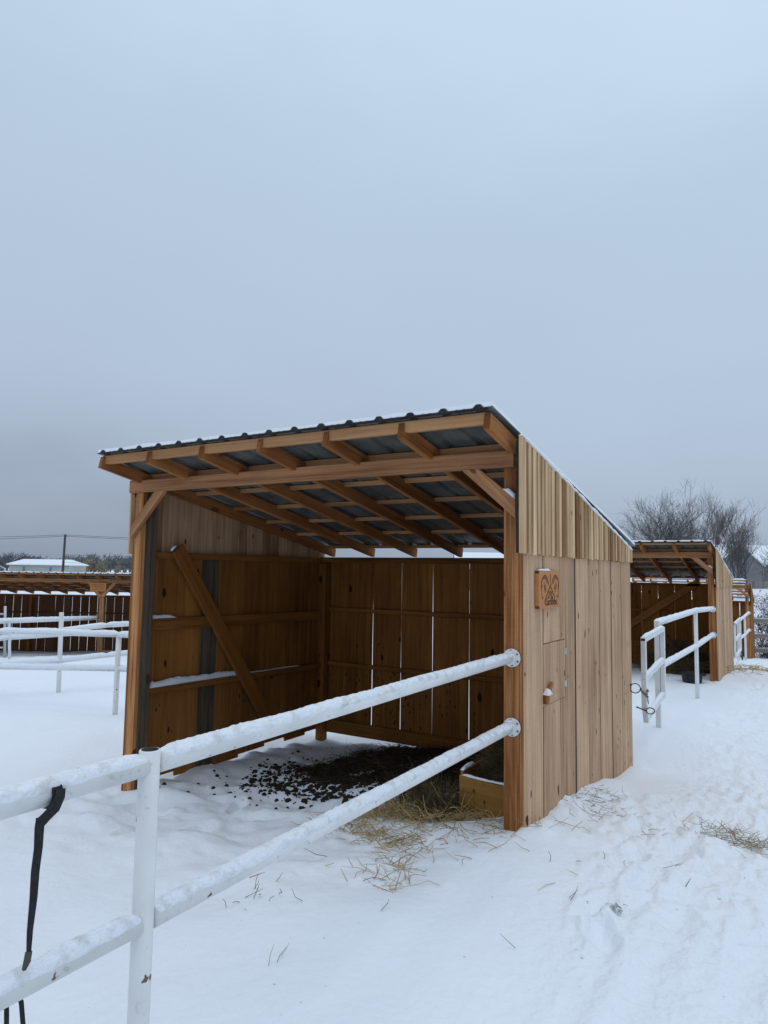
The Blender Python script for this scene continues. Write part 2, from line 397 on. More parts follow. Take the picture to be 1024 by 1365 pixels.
def ground(x, y, detail=True):
    x = np.asarray(x, float); y = np.asarray(y, float)
    r = np.hypot(x, y)
    far = sstep(100, 170, r)
    z = tps(np.clip(x, -170, 170), np.clip(y, -170, 170)) * (1 - far) + far * (-.5)
    z = z - 0.02 * sstep(30, 400, r) * r * 0.02
    if not detail: return z
    near = sstep(60, 20, r)
    z = z + near * (0.045 * fbm(x * .55, y * .55, 3, 3) + 0.055 * fbm(x * 1.5 + .4 * y, y * 1.2, 5, 2) + .010 * fbm(x * 3.7, y * 3.1, 6, 2))
    # wind lumps in front of and inside the shelter
    m = sstep(-4.6, -3.2, x) * sstep(.1, -.7, x) * sstep(-1.9, -.6, y) * sstep(3, 2, y)
    z = z + m * (0.075 * fbm(x * 2.4, y * 3.6, 9, 2) + 0.085 * np.maximum(0, fbm(x * 1.7 + 3, y * 2.6, 10, 2)) + .03 * np.abs(fbm(x * 5, y * 6, 12, 2)))
    # soft ridge running across the foreground
    t = (y + 1.55 - .35 * (x + .6) + .12 * np.sin(x * 3)) / .28
    z = z + .03 * np.exp(-t * t) * sstep(1.3, .2, np.abs(x + .4))
    # trampled path
    p = sstep(.35, .8, x + .25 * fbm(x, y * .7, 21, 2)) * sstep(-1.6, -.3, y) * sstep(28, 12, y) * sstep(4.0, 2.4, x)
    p = np.maximum(p, sstep(.55, .15, np.hypot((x - .75) / 1.3, (y - .75) / 1.0) - .5) * .9)
    p2 = sstep(.15, .6, x + .3 * fbm(x * 1.5, y, 22, 2)) * sstep(-2.6, -1.2, y) * sstep(6, 3, x)
    z = z + p * (0.026 * fbm(x * 3.6, y * 3.6, 23, 2) + 0.050 * np.abs(fbm(x * 8.5, y * 7.5, 25, 2)) - .016) + (.35 * p2 + .65 * p) * (0.026 * np.abs(fbm(x * 18, y * 14, 27, 2)) + .014 * fbm(x * 6, y * 6, 28, 2))
    z = z + ruts(x, y)
    # small snow crumbs
    z = z + sstep(9, 5, r) * 0.008 * np.maximum(0, fbm(x * 11, y * 11, 31, 2) - .12) * (1 + 3 * p)
    # drift against posts and the side wall
    z = z + .05 * np.exp(-((x - .05) / .16) ** 2) * sstep(-.2, .1, y) * sstep(3.0, 2.8, y) * (x > -.02)
    return z

def gz(x, y): return float(ground(np.array([x]), np.array([y]))[0])

def make_ground():
    cx, cy = 1.5, -4.11
    rs = [0.9]
    while rs[-1] < 14: rs.append(rs[-1] * 1.0068)
    while rs[-1] < 70: rs.append(rs[-1] * 1.018)
    while rs[-1] < 1600: rs.append(rs[-1] * 1.06)
    rs = np.array(rs)
    c = 90 + math.degrees(.549)
    th = np.r_[np.arange(c - 38, c + 38, .15), np.arange(c + 38, c + 322, 2.0)]
    th = np.radians(th)
    nr, nt_ = len(rs), len(th)
    X = cx + rs[:, None] * np.cos(th)[None]; Y = cy + rs[:, None] * np.sin(th)[None]
    Z = ground(X, Y)
    for (px, py, a, ln, dep) in prints:
        ca, sa = math.cos(a), math.sin(a)
        dx = X - px; dy = Y - py
        u = (dx * ca + dy * sa) / .055; v = (-dx * sa + dy * ca) / (ln / 2)
        q = u * u + v * v
        mk = q < 9
        Z[mk] += -dep * np.exp(-q[mk] ** 2 * 1.2) + dep * .35 * np.exp(-((np.sqrt(q[mk]) - 1.45) / .35) ** 2)
    mud = mudmask(X, Y)
    Z = Z + mud * (0.035 * fbm(X * 9, Y * 9, 51, 3) + .02 * np.abs(fbm(X * 21, Y * 21, 53, 2)))
    co = np.stack([X, Y, Z], -1).reshape(-1, 3)
    zc = gz(cx, cy)
    co = np.r_[co, [[cx, cy, zc]]]
    i = np.arange(nr - 1)[:, None]; j = np.arange(nt_)[None]; j2 = (j + 1) % nt_
    q = np.stack([i * nt_ + j, (i + 1) * nt_ + j, (i + 1) * nt_ + j2, i * nt_ + j2], -1).reshape(-1, 4)
    jj = np.arange(nt_)
    tri = np.stack([np.full(nt_, nr * nt_), jj, (jj + 1) % nt_], -1)
    me = bpy.data.meshes.new('snowy_ground')
    me.vertices.add(len(co)); me.vertices.foreach_set('co', co.astype(np.float32).ravel())
    nl = q.size + tri.size
    me.loops.add(nl); me.loops.foreach_set('vertex_index', np.r_[q.ravel(), tri.ravel()].astype(np.int32))
    me.polygons.add(len(q) + len(tri))
    st = np.r_[np.arange(len(q)) * 4, q.size + np.arange(len(tri)) * 3]
    me.polygons.foreach_set('loop_start', st.astype(np.int32))
    me.polygons.foreach_set('use_smooth', np.ones(len(q) + len(tri), bool))
    a = me.attributes.new('mud', 'FLOAT', 'POINT'); a.data.foreach_set('value', np.r_[mud.ravel(), 0].astype(np.float32))
    tr_ = sstep(.2, .7, X + .3 * fbm(X * 1.5, Y, 22, 2)) * sstep(-2.4, -1.0, Y) * sstep(30, 15, Y) * sstep(6, 3, X)
    a = me.attributes.new('tramp', 'FLOAT', 'POINT'); a.data.foreach_set('value', np.r_[tr_.ravel(), 0].astype(np.float32))
    me.materials.append(M['ground'])
    me.update(calc_edges=True); me.validate()
    o = bpy.data.objects.new('snowy_ground', me); COL.objects.link(o)
    tag(o, kind='structure')
make_ground()

# ------------------------------------------------------------------ snow strips
def snow_ridge(mb, pts, width, height, seed=0, seg=0.03, rough=0.35, side=None):
    """snow lying along a line (top of a rail or ledge): flat below, lumpy above"""
    P = [Vector(p) for p in pts]
    path = []
    for a, b in zip(P[:-1], P[1:]):
        n = max(2, int((b - a).length / seg))
        for k in range(n): path.append(a.lerp(b, k / n))
    path.append(P[-1])
    n = 9; vs = []; fs = []
    m = len(path)
    for i, p in enumerate(path):
        d = (path[min(i + 1, m - 1)] - path[max(i - 1, 0)]).normalized()
        s = Vector(side) if side else d.cross(Vector((0, 0, 1))).normalized()
        up = s.cross(d)
        if up.z < 0: up = -up
        e = min(1, i / 2, (m - 1 - i) / 2) * .9 + .1
        for j in range(n):
            a = math.pi * j / (n - 1)
            q = mnoise.noise(p * 22 + Vector((seed, j * .45, 0))); q2 = mnoise.noise(p * 6 + Vector((seed + 9, 0, j * .2)))
            h = height * (1 + rough * q + rough * .8 * q2) * e
            w = width / 2 * (1 + .12 * q2)
            vs.append(p + s * (math.cos(a) * w) + up * (max(0, math.sin(a)) ** .75 * h))
    for i in range(m - 1):
        for j in range(n - 1):
            fs.append((i * n + j, (i + 1) * n + j, (i + 1) * n + j + 1, i * n + j + 1))
        fs.append((i * n + n - 1, (i + 1) * n + n - 1, (i + 1) * n, i * n))
    fs.append(tuple(range(n))); fs.append(tuple(reversed(range((m - 1) * n, m * n))))
    mb.add(vs, fs)
    return mb

def pipe_snow(mb, a, b, rad, h, seed=0, cover=0.72, seg=0.011):
    """snow crust wrapped over the upper side of a round pipe"""
    a = Vector(a); b = Vector(b); L = b - a; m = max(3, int(L.length / seg)) + 1
    d = L.normalized(); s = d.cross(Vector((0, 0, 1))).normalized(); up = s.cross(d)
    if up.z < 0: up = -up
    n = 21; vs = []; fs = []
    for i in range(m):
        p = a + L * (i / (m - 1))
        for j in range(n):
            u = j / (n - 1) * 2 - 1
            q = mnoise.noise(Vector((p.x * 16 + seed, p.y * 16, p.z * 16 + u * 2.2))); q2 = mnoise.noise(Vector((p.x * 4 + seed, p.y * 4, u * 1.2 + 5)))
            q3 = mnoise.noise(Vector((p.x * 55 + seed, p.y * 55, u * 5 + p.z * 9)))
            ang = math.pi / 2 * u * (cover * 1.35) * (1 + .16 * q2 + .12 * q + .06 * q3)
            t = max(0.0, 1 - abs(u) ** 2.6)
            e = min(1.0, i * seg / .05 + .05, (m - 1 - i) * seg / .05 + .05)
            rr = rad - .003 + (h * e + .003) * t * (1 + .12 * q + .28 * q2 + .30 * q3)
            vs.append(p + s * (math.sin(ang) * rr) + up * (math.cos(ang) * rr))
    for i in range(m - 1):
        for j in range(n - 1):
            fs.append((i * n + j, i * n + j + 1, (i + 1) * n + j + 1, (i + 1) * n + j))
    mb.add(vs, fs)
    return mb

# ------------------------------------------------------------------ shelters
SLOPE = 0.195
D = 2.92
def rz(y): return 2.405 - SLOPE * (y + .445)          # underside of the rafters
RH = 0.098

def roof_profile(x):
    t = (x + .06) / .2285
    t = abs(t - round(t)) * .2285
    return .021 * max(0.0, min(1.0, (.033 - t) / .017)) + (.003 if abs(t - .09) < .006 else 0)

def make_shelter(loc, rot=0.0, W=3.66, bays=1, sheet=True, main=False, label='', group=None, gaps=.006, wallmat='inside', snow_t=.033,
                 backbrace=False, sides=(True, True), zlow=-.6, vbrace=False, seed=0, yend=2.97, gmat='gable', smat='siding', name='horse_shelter'):
    random.seed(100 + seed)
    t = empty(name, loc, rot)
    tag(t, label, 'shelter', group)
    bx = W / bays
    # posts
    for k in range(bays + 1):
        x = -W + .022 + k * bx if k < bays else -.125
        w = .10
        mb = MB()
        if main and k == 0:
            mb.box(x, x + .098, 0, .045, zlow, 2.30); mb.build('post', M['post'], t, .004)
            MB().box(x + .004, x + .104, .047, .16, zlow, 2.26).build('post_plank', M['grey'], t, .004)
        elif vbrace and 0 < k < bays:
            MB().box(x - .05, x + .09, 0, .12, zlow, 2.30).build('post', M['beam'], t, .006)
        else:
            mb.box(x, x + w, 0, .10, zlow, 2.30).build('post', M['post'], t, .004)
        if k in (0, bays) or bays > 1:
            MB().box(x, x + w, D - .15, D - .045, zlow, 1.66).build('post', M['inside'], t, .004)
    if sides[0]:
        MB().box(-.0225, .0055, .002, .075, zlow, 1.70).build('furring_strip', M['post'], t, .002)
    # front beam and rear plate
    n = max(1, round(W / 3.9))
    for k in range(n):
        x0 = -W - .02 + k * (W - .02) / n; x1 = -W - .02 + (k + 1) * (W - .02) / n - (.004 if k < n - 1 else 0)
        MB().box(x0, x1, -.047, -.003, 2.243, 2.352, 'x', .5).build('front_beam', M['beam'], t, .004)
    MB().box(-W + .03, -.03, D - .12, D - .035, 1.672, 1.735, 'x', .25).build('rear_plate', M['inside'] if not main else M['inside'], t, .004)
    # rafters
    nr = round((W - .1) / .605) + 1
    for k in range(nr):
        x = -.05 - k * (W - .17) / (nr - 1)
        y0 = -.445 + random.uniform(-.012, .012); y1 = D + .03
        mb = MB()
        c0 = rz(y0) + RH / 2; c1 = rz(y1) + RH / 2
        mb.bar((x, y0, c0), (x, y1, c1), .04, RH, (1, 0, 0), random.uniform(.35, .7))
        mb.bar((x, y0 - .0028, c0 + .0006), (x, y0 - .0002, c0), .0395, RH - .001, (1, 0, 0), -.7 if random.random() < .6 else .1)
        mb.build('rafter', M['rafter'], t, .0)
    # purlins
    for y in (-.405, .09, .62, 1.14, 1.66, 2.2, 2.84):
        zc = rz(y) + RH + .002
        if main and y < 0: h0, h1 = zc - .055, zc + .016
        else: h0, h1 = zc - .02, zc + .016
        MB().box(-W + .105 if y < 0 else -W + .10, -.072 if y < 0 else -.03, y - .02, y + .02, h0, h1, 'x', random.uniform(.4, .8)).build('purlin', M['purlin'], t, .002)
    # roof sheet and the snow on it
    if sheet:
        x0, x1 = -W + .10, .03
        skew = lambda x, y: x + (.085 * (y + .48) / 3.6 - .035) * max(0.0, (x - x0) / (x1 - x0)) - .11 * min(1.0, max(0.0, (y + .40) / .5)) * max(0.0, 1 - (x - x0) / .3)
        nx = int((x1 - x0) / .012); ys = np.linspace(-.478, yend, 28)
        xs = [x0 + (x1 - x0) * i / nx for i in range(nx + 1)]
        vs = []; fs = []
        for y in ys:
            for x in xs: vs.append((skew(x, y), y, rz(y) + RH + .0195 + roof_profile(x)))
        m = nx + 1
        for i in range(len(ys) - 1):
            for j in range(nx): fs.append((i * m + j, i * m + j + 1, (i + 1) * m + j + 1, (i + 1) * m + j))
        sh = MB().add(vs, fs).build('roof_sheet', M['metal'], t, smooth=False)
        md = sh.modifiers.new('gauge', 'SOLIDIFY'); md.thickness = .0022; md.offset = 1
        # dark strip added to stand for shade in the ribs above the first purlin
        cm_ = MB(); vs = []; fs = []
        cx_ = np.arange(x0 + .004, x1 - .03, .011)
        for y in (-.4775, -.455):
            for x in cx_:
                vs.append((skew(x, y), y, rz(y) + RH + .0145)); vs.append((skew(x, y), y, rz(y) + RH + .0172 + roof_profile(x)))
        m = 2 * len(cx_)
        for i in range(len(cx_) - 1):
            a_ = 2 * i
            fs += [(a_, a_ + 2, a_ + 3, a_ + 1), (m + a_, m + a_ + 1, m + a_ + 3, m + a_ + 2), (a_ + 1, a_ + 3, m + a_ + 3, m + a_ + 1), (a_, m + a_, m + a_ + 2, a_ + 2)]
        cm_.add(vs, fs).build('rib_shade_strip', M['rubber'], t)
        # snow
        nx = int((x1 - x0) / .014); ny = 110
        xs = np.linspace(x0 + .004, x1 - .004, nx + 1); ysn = np.linspace(-.474, yend - .01, ny + 1)
        Xg, Yg = np.meshgrid(xs, ysn)
        pan = np.array([roof_profile(x) for x in xs])
        th = snow_t * (1 + .55 * fbm(Xg * 5 + seed, Yg * 5, 61, 3) + .35 * fbm(Xg * 1.3, Yg * 1.1 + seed, 63, 2))
        ed = np.minimum(np.minimum(Xg - xs[0], xs[-1] - Xg), np.minimum(Yg - ysn[0], ysn[-1] - Yg))
        th = th * (.74 + .26 * sstep(0, .03, ed))
        rim = sstep(.012, .05, Yg - ysn[0])
        th = np.maximum(np.maximum(th, 0.004), pan[None] - .001 - .004 * (1 - rim) + rim * (.003 + .006 * (fbm(Xg * 9, Yg * 7, 67, 2) + .3)))
        zt = rz(Yg) + RH + .0195 + .0022 + th
        zb = rz(Yg) + RH + .0195 + .001
        Xs = Xg + (.085 * (Yg + .48) / 3.6 - .035) * (Xg - xs[0]) / (xs[-1] - xs[0]) - .11 * np.clip((Yg + .40) / .5, 0, 1) * np.maximum(0, 1 - (Xg - xs[0]) / .3)
        top = np.stack([Xs, Yg, zt], -1).reshape(-1, 3); m = nx + 1; nv = len(top)
        fs = []
        for i in range(ny):
            for j in range(nx): fs.append((i * m + j, i * m + j + 1, (i + 1) * m + j + 1, (i + 1) * m + j))
        # skirt
        ring = [j for j in range(m)] + [i * m + nx for i in range(1, ny + 1)] + [ny * m + j for j in range(nx - 1, -1, -1)] + [i * m for i in range(ny - 1, 0, -1)]
        zbf = zb.reshape(-1)
        bot = [(top[i][0], top[i][1], zbf[i]) for i in ring]
        for k in range(len(ring)):
            k2 = (k + 1) % len(ring)
            fs.append((ring[k2], ring[k], nv + k, nv + k2))
        MB().add([tuple(p) for p in top] + bot, fs).build('roof_snow', M['snow'], t, smooth=True)
    # walls
    def gable(xa, xb, name, wd, gap, y0, mat):
        mb = MB(); y = y0; i = 0
        while y < D + .0:
            w = wd * random.uniform(.85, 1.15)
            if i == 0 and gap > 0: w = .125
            y1 = min(y + w, D + .01)
            j = random.uniform(-.012, .004) if gap > 0 else 0
            off = random.uniform(-.004, .004) if gap > 0 else 0
            tone = random.uniform(.3, .95)
            if random.random() < .12: tone = .05
            zb_ = 1.695 + random.uniform(-.004, .004)
            if gap > 0:
                ym = y + (y1 - y) * random.uniform(.55, .72)
                mb.plank_x(xa, xb + off, y, ym, zb_, rz(y) + RH - .03 + j, rz(ym) + RH - .03 + j, [tone, tone, tone - .15, tone - .15] * 2)
                mb.plank_x(xa, xb + off - .006, ym + .0004, y1 - gap * .6, zb_ + .003, rz(ym) + RH - .032 + j, rz(y1) + RH - .032 + j, [tone - .5, tone - .5, -.5, -.5] * 2)
            else:
                mb.plank_x(xa, xb + off, y, y1, zb_, rz(y) + RH - .03 + j, rz(y1) + RH - .03 + j, tone)
            y = y1; i += 1
        return mb.build(name, mat, t, .003)
    if sides[0]:
        gable(.036, .058, 'gable_boards', .080, .022, -.165, M[gmat])
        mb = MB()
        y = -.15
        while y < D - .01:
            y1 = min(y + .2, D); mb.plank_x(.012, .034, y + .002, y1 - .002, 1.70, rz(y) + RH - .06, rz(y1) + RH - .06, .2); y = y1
        mb.build('gable_backing', M['seam'], t)  # backing boards coloured dark to paint shade between the gable boards
        sm = MB()
        snow_ridge(sm, [(.048, -.16, rz(-.16) + RH - .036), (.048, D - .02, rz(D - .02) + RH - .036)], .034, .022, seed, .014, .75)
        sm.build('ledge_snow', M['snow'], t, smooth=True)
        # side wall of wide boards
        mb = MB()
        ed = [-.012, .292, .655, 1.023, 1.38, 1.728, 2.13, 2.52, D + .002]
        gp = [.005, .018, .009, .040, .009, .022, .034, .016, .004]
        for i in range(8):
            a, b = ed[i] + (gp[i] / 2 if i else 0), ed[i + 1] - gp[i + 1] / 2
            tn = (.70, .52, .34, .78, .45, .62, .40, .52)[i]
            if main and i == 1:
                mb.plank_x(.008, .032, a, b, zlow, .720, .7185, tn); mb.plank_x(.008, .032, a, b, 1.124, 1.70, 1.70, tn)
            elif main and i == 2:
                c = .765
                mb.plank_x(.008, .032, a, c, zlow, .7175, .7165, tn); mb.plank_x(.008, .032, a, c, 1.122, 1.70, 1.70, tn)
                mb.plank_x(.008, .032, c + .0015, b, zlow, 1.70, 1.70, tn)
            else:
                mb.plank_x(.008, .032, a, b, zlow, 1.70, 1.70, tn)
        mb.build('side_wall', M[smat], t, .0015)
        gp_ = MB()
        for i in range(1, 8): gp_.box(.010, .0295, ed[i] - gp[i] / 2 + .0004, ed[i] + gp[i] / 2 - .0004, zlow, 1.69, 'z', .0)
        gp_.build('gap_shade_strips', M['seam'], t)  # dark strips added in the board gaps, for their shade and weathered edges
        for zz in (.45, 1.07, 1.63):
            MB().box(-.045, .004, .11, D - .16, zz - .045, zz + .045, 'y').build('wall_rail', M['inside'], t, .003)
    if sides[1]:
        mb = MB(); ed = [.0, .13, .29, .58, .835, 1.07, 1.44, 1.85, 2.2, 2.57, D]
        for i in range(10):
            if main and i == 3: pass
            z0 = zlow if i < 4 and not main else ((-.36 if i > 0 else zlow) + (.015 * ((i * 7) % 5) - .03))
            if i == 4: continue
            mb.plank_x(-W - .002, -W + .020, ed[i] + .001, ed[i + 1] - .001, z0, 1.70, 1.70, (.62, .78, .55, .8, .5, .68, .42, .6, .35, .5)[i] + random.uniform(-.08, .08))
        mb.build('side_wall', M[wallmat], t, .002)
        MB().plank_x(-W - .002, -W + .020, 1.071, 1.306, -.37, 1.70, 1.70, .4) if False else None
        gm = MB(); gm.plank_x(-W - .002, -W + .0202, ed[4] + .001, ed[5] - .001, -.37, 1.70, 1.70, .45)
        # the old board sits fourth from the front
        gm.build('grey_board', M['grey'], t, .002)
        gable(-W - .024, -W - .004, 'gable_boards', .13, 0.0, -.03, M['siding'])
        x0, x1 = -W + .022, -W + .062
        MB().bar((-W + .042, .165, 1.69), (-W + .042, D - .16, 1.70), .04, .06, (1, 0, 0), .5).build('wall_rail', M['inside'], t, .003)
        MB().bar((-W + .045, .165, 1.06), (-W + .045, D - .16, 1.025), .045, .105, (1, 0, 0), .45).build('wall_rail', M['inside'], t, .003)
        MB().bar((-W + .055, .165, .465), (-W + .055, D - .16, .42), .075, .058, (1, 0, 0), .3).build('wall_rail', M['inside'], t, .003)
        if main:
            sm = snow_ridge(MB(), [(-W + .043, .17, 1.112), (-W + .043, .5, 1.108)], .04, .028, 3)
            snow_ridge(sm, [(-W + .055, .17, .494), (-W + .055, .9, .486), (-W + .05, 1.35, .476)], .07, .05, 5)
            snow_ridge(sm, [(-W + .05, 1.4, .474), (-W + .05, 2.4, .455)], .03, .01, 8)
            sm.build('ledge_snow', M['snow'], t, smooth=True)
            MB().bar((-W + .115, .42, 1.76), (-W + .115, 1.82, -.10), .04, .145, (1, 0, 0), .62).build('diagonal_brace', M['brace'], t, .004)
            snow_ridge(MB(), [(-W + .115, .345, 1.735), (-W + .115, .40, 1.785)], .035, .012, 4, .01).build('brace_snow', M['snow'], t, smooth=True)
    # back wall
    mb = MB(); x = -W + .02
    e = [-W + .02] + ([-2.92, -2.53, -2.12, -1.67, -1.26, -.84, -.42] if main else list(np.arange(-W + .36, -.2, .36 if not vbrace else .30))) + [-.0]
    for q, (a, b) in enumerate(zip(e[:-1], e[1:])):
        g = gaps * random.uniform(.6, 1.5)
        if main: g = .003
        # slightly crooked board edges: gap width at the foot, half way up and at the top
        tab = ((.0185, .0145, .002), (.016, .008, .0095), (.007, .0135, .007), (.017, .007, .009))
        ga = tab[q - 1] if main and 1 <= q <= 4 else [g * random.uniform(.3, 1.5) for _ in range(3)]
        gb = tab[q] if main and q < 4 else [g * random.uniform(.3, 1.5) for _ in range(3)]
        zs_ = (zlow if vbrace else -.33, random.uniform(.5, 1.1), 1.735)
        poly = [(a + ga[i] / 2, zs_[i]) for i in range(3)] + [(b - gb[i] / 2, zs_[i]) for i in (2, 1, 0)]
        mb.prism_xz(poly, D - .026, D - .008, (0, 0), (0, 1), random.uniform(.2, .75))
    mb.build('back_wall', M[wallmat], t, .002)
    for zz, hh in ((1.10, .05), (.445, .05), (-.30, .15)):
        MB().box(-W + .13, -.13, D - .075, D - .032, zz - hh / 2, zz + hh / 2, 'x', .35).build('wall_rail', M[wallmat], t, .003)
    # knee braces
    if not vbrace:
        MB().prism_xz([(-W + .025, 1.835), (-W + .44, 2.2425), (-W + .31, 2.2425), (-W + .025, 1.955)], -.046, -.006, (0, 0), (1, 1), .8).build('knee_brace', M['beam'], t, .003)
        MB().prism_xz([(-.03, 1.915), (-.03, 2.035), (-.275, 2.2425), (-.40, 2.2425)], -.046, -.006, (0, 1), (1, 0), .75).build('knee_brace', M['beam'], t, .003)
        snow_ridge(MB(), [(-.034, -.026, 2.036), (-.115, -.026, 2.105)], .036, .03, seed + 2, .012).build('brace_snow', M['snow'], t, smooth=True)
    else:
        for k in range(bays + 1):
            x = -W + .022 + k * bx if k < bays else -.075
            for s in (-1, 1):
                if (k == 0 and s < 0) or (k == bays and s > 0): continue
                MB().bar((x + .02 + s * .03, -.025, 1.80), (x + .02 + s * .42, -.025, 2.26), .088, .04, (1, 0, -s), .6).build('knee_brace', M['beam'], t)
    if backbrace:
        MB().bar((-.62, D - .10, 1.78), (-2.6, D - .10, .42), .15, .04, (0, 0, 1), .6).build('diagonal_brace', M['rafter'], t, .004)
    return t

GRP = 'open fronted horse shelters along the snowy path'
sh1 = make_shelter((0, 0, 0), main=True, label='nearest timber horse shelter, its open front facing the foreground white pipe fence', group=GRP, gaps=.008, seed=1)
# hatch in the side wall
hb = MB()
hb.plank_x(.009, .0325, .295, .652, .722, 1.118, 1.118, .56); hb.plank_x(.009, .0325, .656, .762, .720, 1.117, 1.117, .46)
ht = hb.build('hatch', M['siding'], sh1, .002)
for z in (1.035, .81):
    hm = MB(); hm.box(.0325, .036, .735, .762, z - .02, z + .02, 'z', .5); hm.box(.0325, .036, .766, .786, z - .02, z + .02, 'z', .5)
    hm.tube([(.037, .764, z - .022), (.037, .764, z + .022)], .004, 8); hm.build('hinge', M['galv'], ht)
hd = MB(); hd.bar((.043, .32, .765), (.052, .41, .865), .018, .03, (1, 0, 0), .6); hd.bar((.047, .30, .742), (.047, .30, .80), .03, .045, (1, 0, 0), .3)
ho = hd.build('handle', M['rafter'], ht, .004)
snow_ridge(MB(), [(.052, .275, .80), (.056, .335, .803)], .05, .034, 5, .012).build('handle_snow', M['snow'], ho, smooth=True)
# tie ring at the rear corner
tr = MB(); c = Vector((.075, 2.86, .50))
tr.tube([c + Vector((.044 * math.cos(a), .018 * math.cos(a), .044 * math.sin(a))) for a in np.linspace(0, 2 * math.pi, 25)], .005, 8)
tr.tube([(.032, 2.835, .535), (.05, 2.845, .535)], .006, 8)
tr.build('tie_ring', M['steel'], sh1, smooth=True)

sh2 = make_shelter((.07, 9.95, -.335), label='second timber horse shelter down the path, black tub and hay at its open front', group=GRP, gaps=.016, backbrace=True, sides=(True, True), seed=2, zlow=-.7)
sh3 = make_shelter((-.09, 21.3, -1.05), rot=.03, gmat='inside', smat='inside', sheet=False, label='farthest timber shelter at the right, its roof only bare snow-lined slats', group=GRP, gaps=.02, sides=(True, True), seed=3, zlow=-.7)
sm = MB()
for y in (-.405, .09, .62, 1.14, 1.66, 2.2, 2.86):
    snow_ridge(sm, [(-3.6, y, rz(y) + RH + .018), (-.05, y, rz(y) + RH + .018)], .05, .05, y, .06)
sm.build('slat_snow', M['snow'], sh3, smooth=True)
shr = make_shelter((-17.5 + 3.66 * 2 * .853 + .06, 9.86 + 3.66 * 2 * .522, -1.17), rot=.549, W=3.66 * 4, bays=4, vbrace=True, wallmat='darkred', gaps=.013,
                   label='long dark brown row of horse stalls across the snowy paddock at the left', group=None, seed=4, name='stall_row', zlow=-.7)

# ------------------------------------------------------------------ signs
def ribbon(mb, pts, w, n_off, u, v, org, th=.0012):
    """stroke in a plane (u right, v up) about org, standing n_off off it"""
    nrm = Vector(u).cross(Vector(v))
    P = [Vector(org) + Vector(u) * a + Vector(v) * b + nrm * n_off for a, b in pts]
    m = len(P); vs = []; fs = []
    for i, p in enumerate(P):
        d = (P[min(i + 1, m - 1)] - P[max(i - 1, 0)]).normalized(); s = nrm.cross(d)
        ww = w * (.55 + .45 * math.sin(math.pi * (i + .5) / m))
        vs += [p + s * ww / 2 + nrm * th, p - s * ww / 2 + nrm * th, p - s * ww / 2 - nrm * th, p + s * ww / 2 - nrm * th]
    for i in range(m - 1):
        for j in range(4):
            j2 = (j + 1) % 4
            fs.append((i * 4 + j, i * 4 + j2, i * 4 + 4 + j2, i * 4 + 4 + j))
    fs.append((0, 3, 2, 1)); fs.append(((m - 1) * 4, (m - 1) * 4 + 1, (m - 1) * 4 + 2, (m - 1) * 4 + 3))
    mb.add(vs, fs)

def rounded_panel(mb, w, h, r, th, u, v, org):
    nrm = Vector(u).cross(Vector(v)); pts = []
    for cx, cy, a0 in ((w / 2 - r, h / 2 - r, 0), (-w / 2 + r, h / 2 - r, 90), (-w / 2 + r, -h / 2 + r, 180), (w / 2 - r, -h / 2 + r, 270)):
        for k in range(6):
            a = R(a0 + 18 * k); pts.append((cx + r * math.cos(a), cy + r * math.sin(a)))
    n = len(pts)
    f = [Vector(org) + Vector(u) * a + Vector(v) * b + nrm * th for a, b in pts]; k = [p - nrm * th for p in f]
    gc = [(b * .9, .1, a) for a, b in pts] * 2
    mb.add(f + k, [tuple(range(n)), tuple(reversed(range(n, 2 * n)))] + [(i, n + i, n + (i + 1) % n, (i + 1) % n) for i in range(n)], gc, .55)

def bez(p0, p1, p2, n=10): return [((1 - t) ** 2 * p0[0] + 2 * t * (1 - t) * p1[0] + t * t * p2[0], (1 - t) ** 2 * p0[1] + 2 * t * (1 - t) * p1[1] + t * t * p2[1]) for t in [i / (n - 1) for i in range(n)]]

sg = empty('carved_sign', (.034, .345, 1.475)); tag(sg, 'carved wooden sign with antlers and CariBou lettering on the nearest shelter side wall', 'sign')
u, v = (0, 1, 0), (0, 0, 1)
pm = MB(); rounded_panel(pm, .44, .245, .03, .029, u, v, (0, 0, 0)); pm.build('board', M['signwood'], sg, .003)
cm = MB()
for a in (-1, 1):
    for b in (-1, 1):
        cm.bar((.003, a * .205, b * .110), (.0275, a * .205, b * .110), .026, .018, (0, 1, 0), .3)
cm.build('corner_cap', M['steel'], sg)
em = MB(); off = .0295
for s in (-1, 1):
    for pts, w in ((bez((s * .03, .03), (s * .10, .125), (s * .15, .07)), .009), (bez((s * .06, .035), (s * .11, .10), (s * .135, .065)), .006), (bez((s * .15, .075), (s * .19, .05), (s * .175, .0)), .010),
                   (bez((s * .0, .03), (s * .03, -.005), (s * .085, -.045)), .011), (bez((s * .12, .045), (s * .13, .0), (s * .10, .0)), .010), (bez((s * .10, .03), (s * .085, .0), (s * .11, -.02)), .008),
                   (bez((s * .085, -.045), (s * .095, -.06), (s * .08, -.085)), .006), (bez((s * .165, .03), (s * .18, -.02), (s * .165, -.055)), .005),
                   (bez((s * .01, -.01), (s * .035, -.03), (s * .03, -.05)), .007), (bez((s * .02, -.05), (s * .045, -.055), (s * .05, -.05)), .012), (bez((s * .14, -.045), (s * .155, -.06), (s * .165, -.055)), .005)):
        ribbon(em, pts, w, off, u, v, (0, 0, 0))
ribbon(em, bez((.0, .10), (.006, .07), (.0, .035)), .006, off, u, v, (0, 0, 0)); ribbon(em, bez((-.006, -.015), (.0, -.03), (.004, -.045)), .012, off, u, v, (0, 0, 0))
em.build('antler_emblem', M['engrave'], sg)
cu = bpy.data.curves.new('lettering', 'FONT'); cu.body = 'CariBou'; cu.size = .070; cu.align_x = 'CENTER'; cu.extrude = .0012; cu.offset = .0006
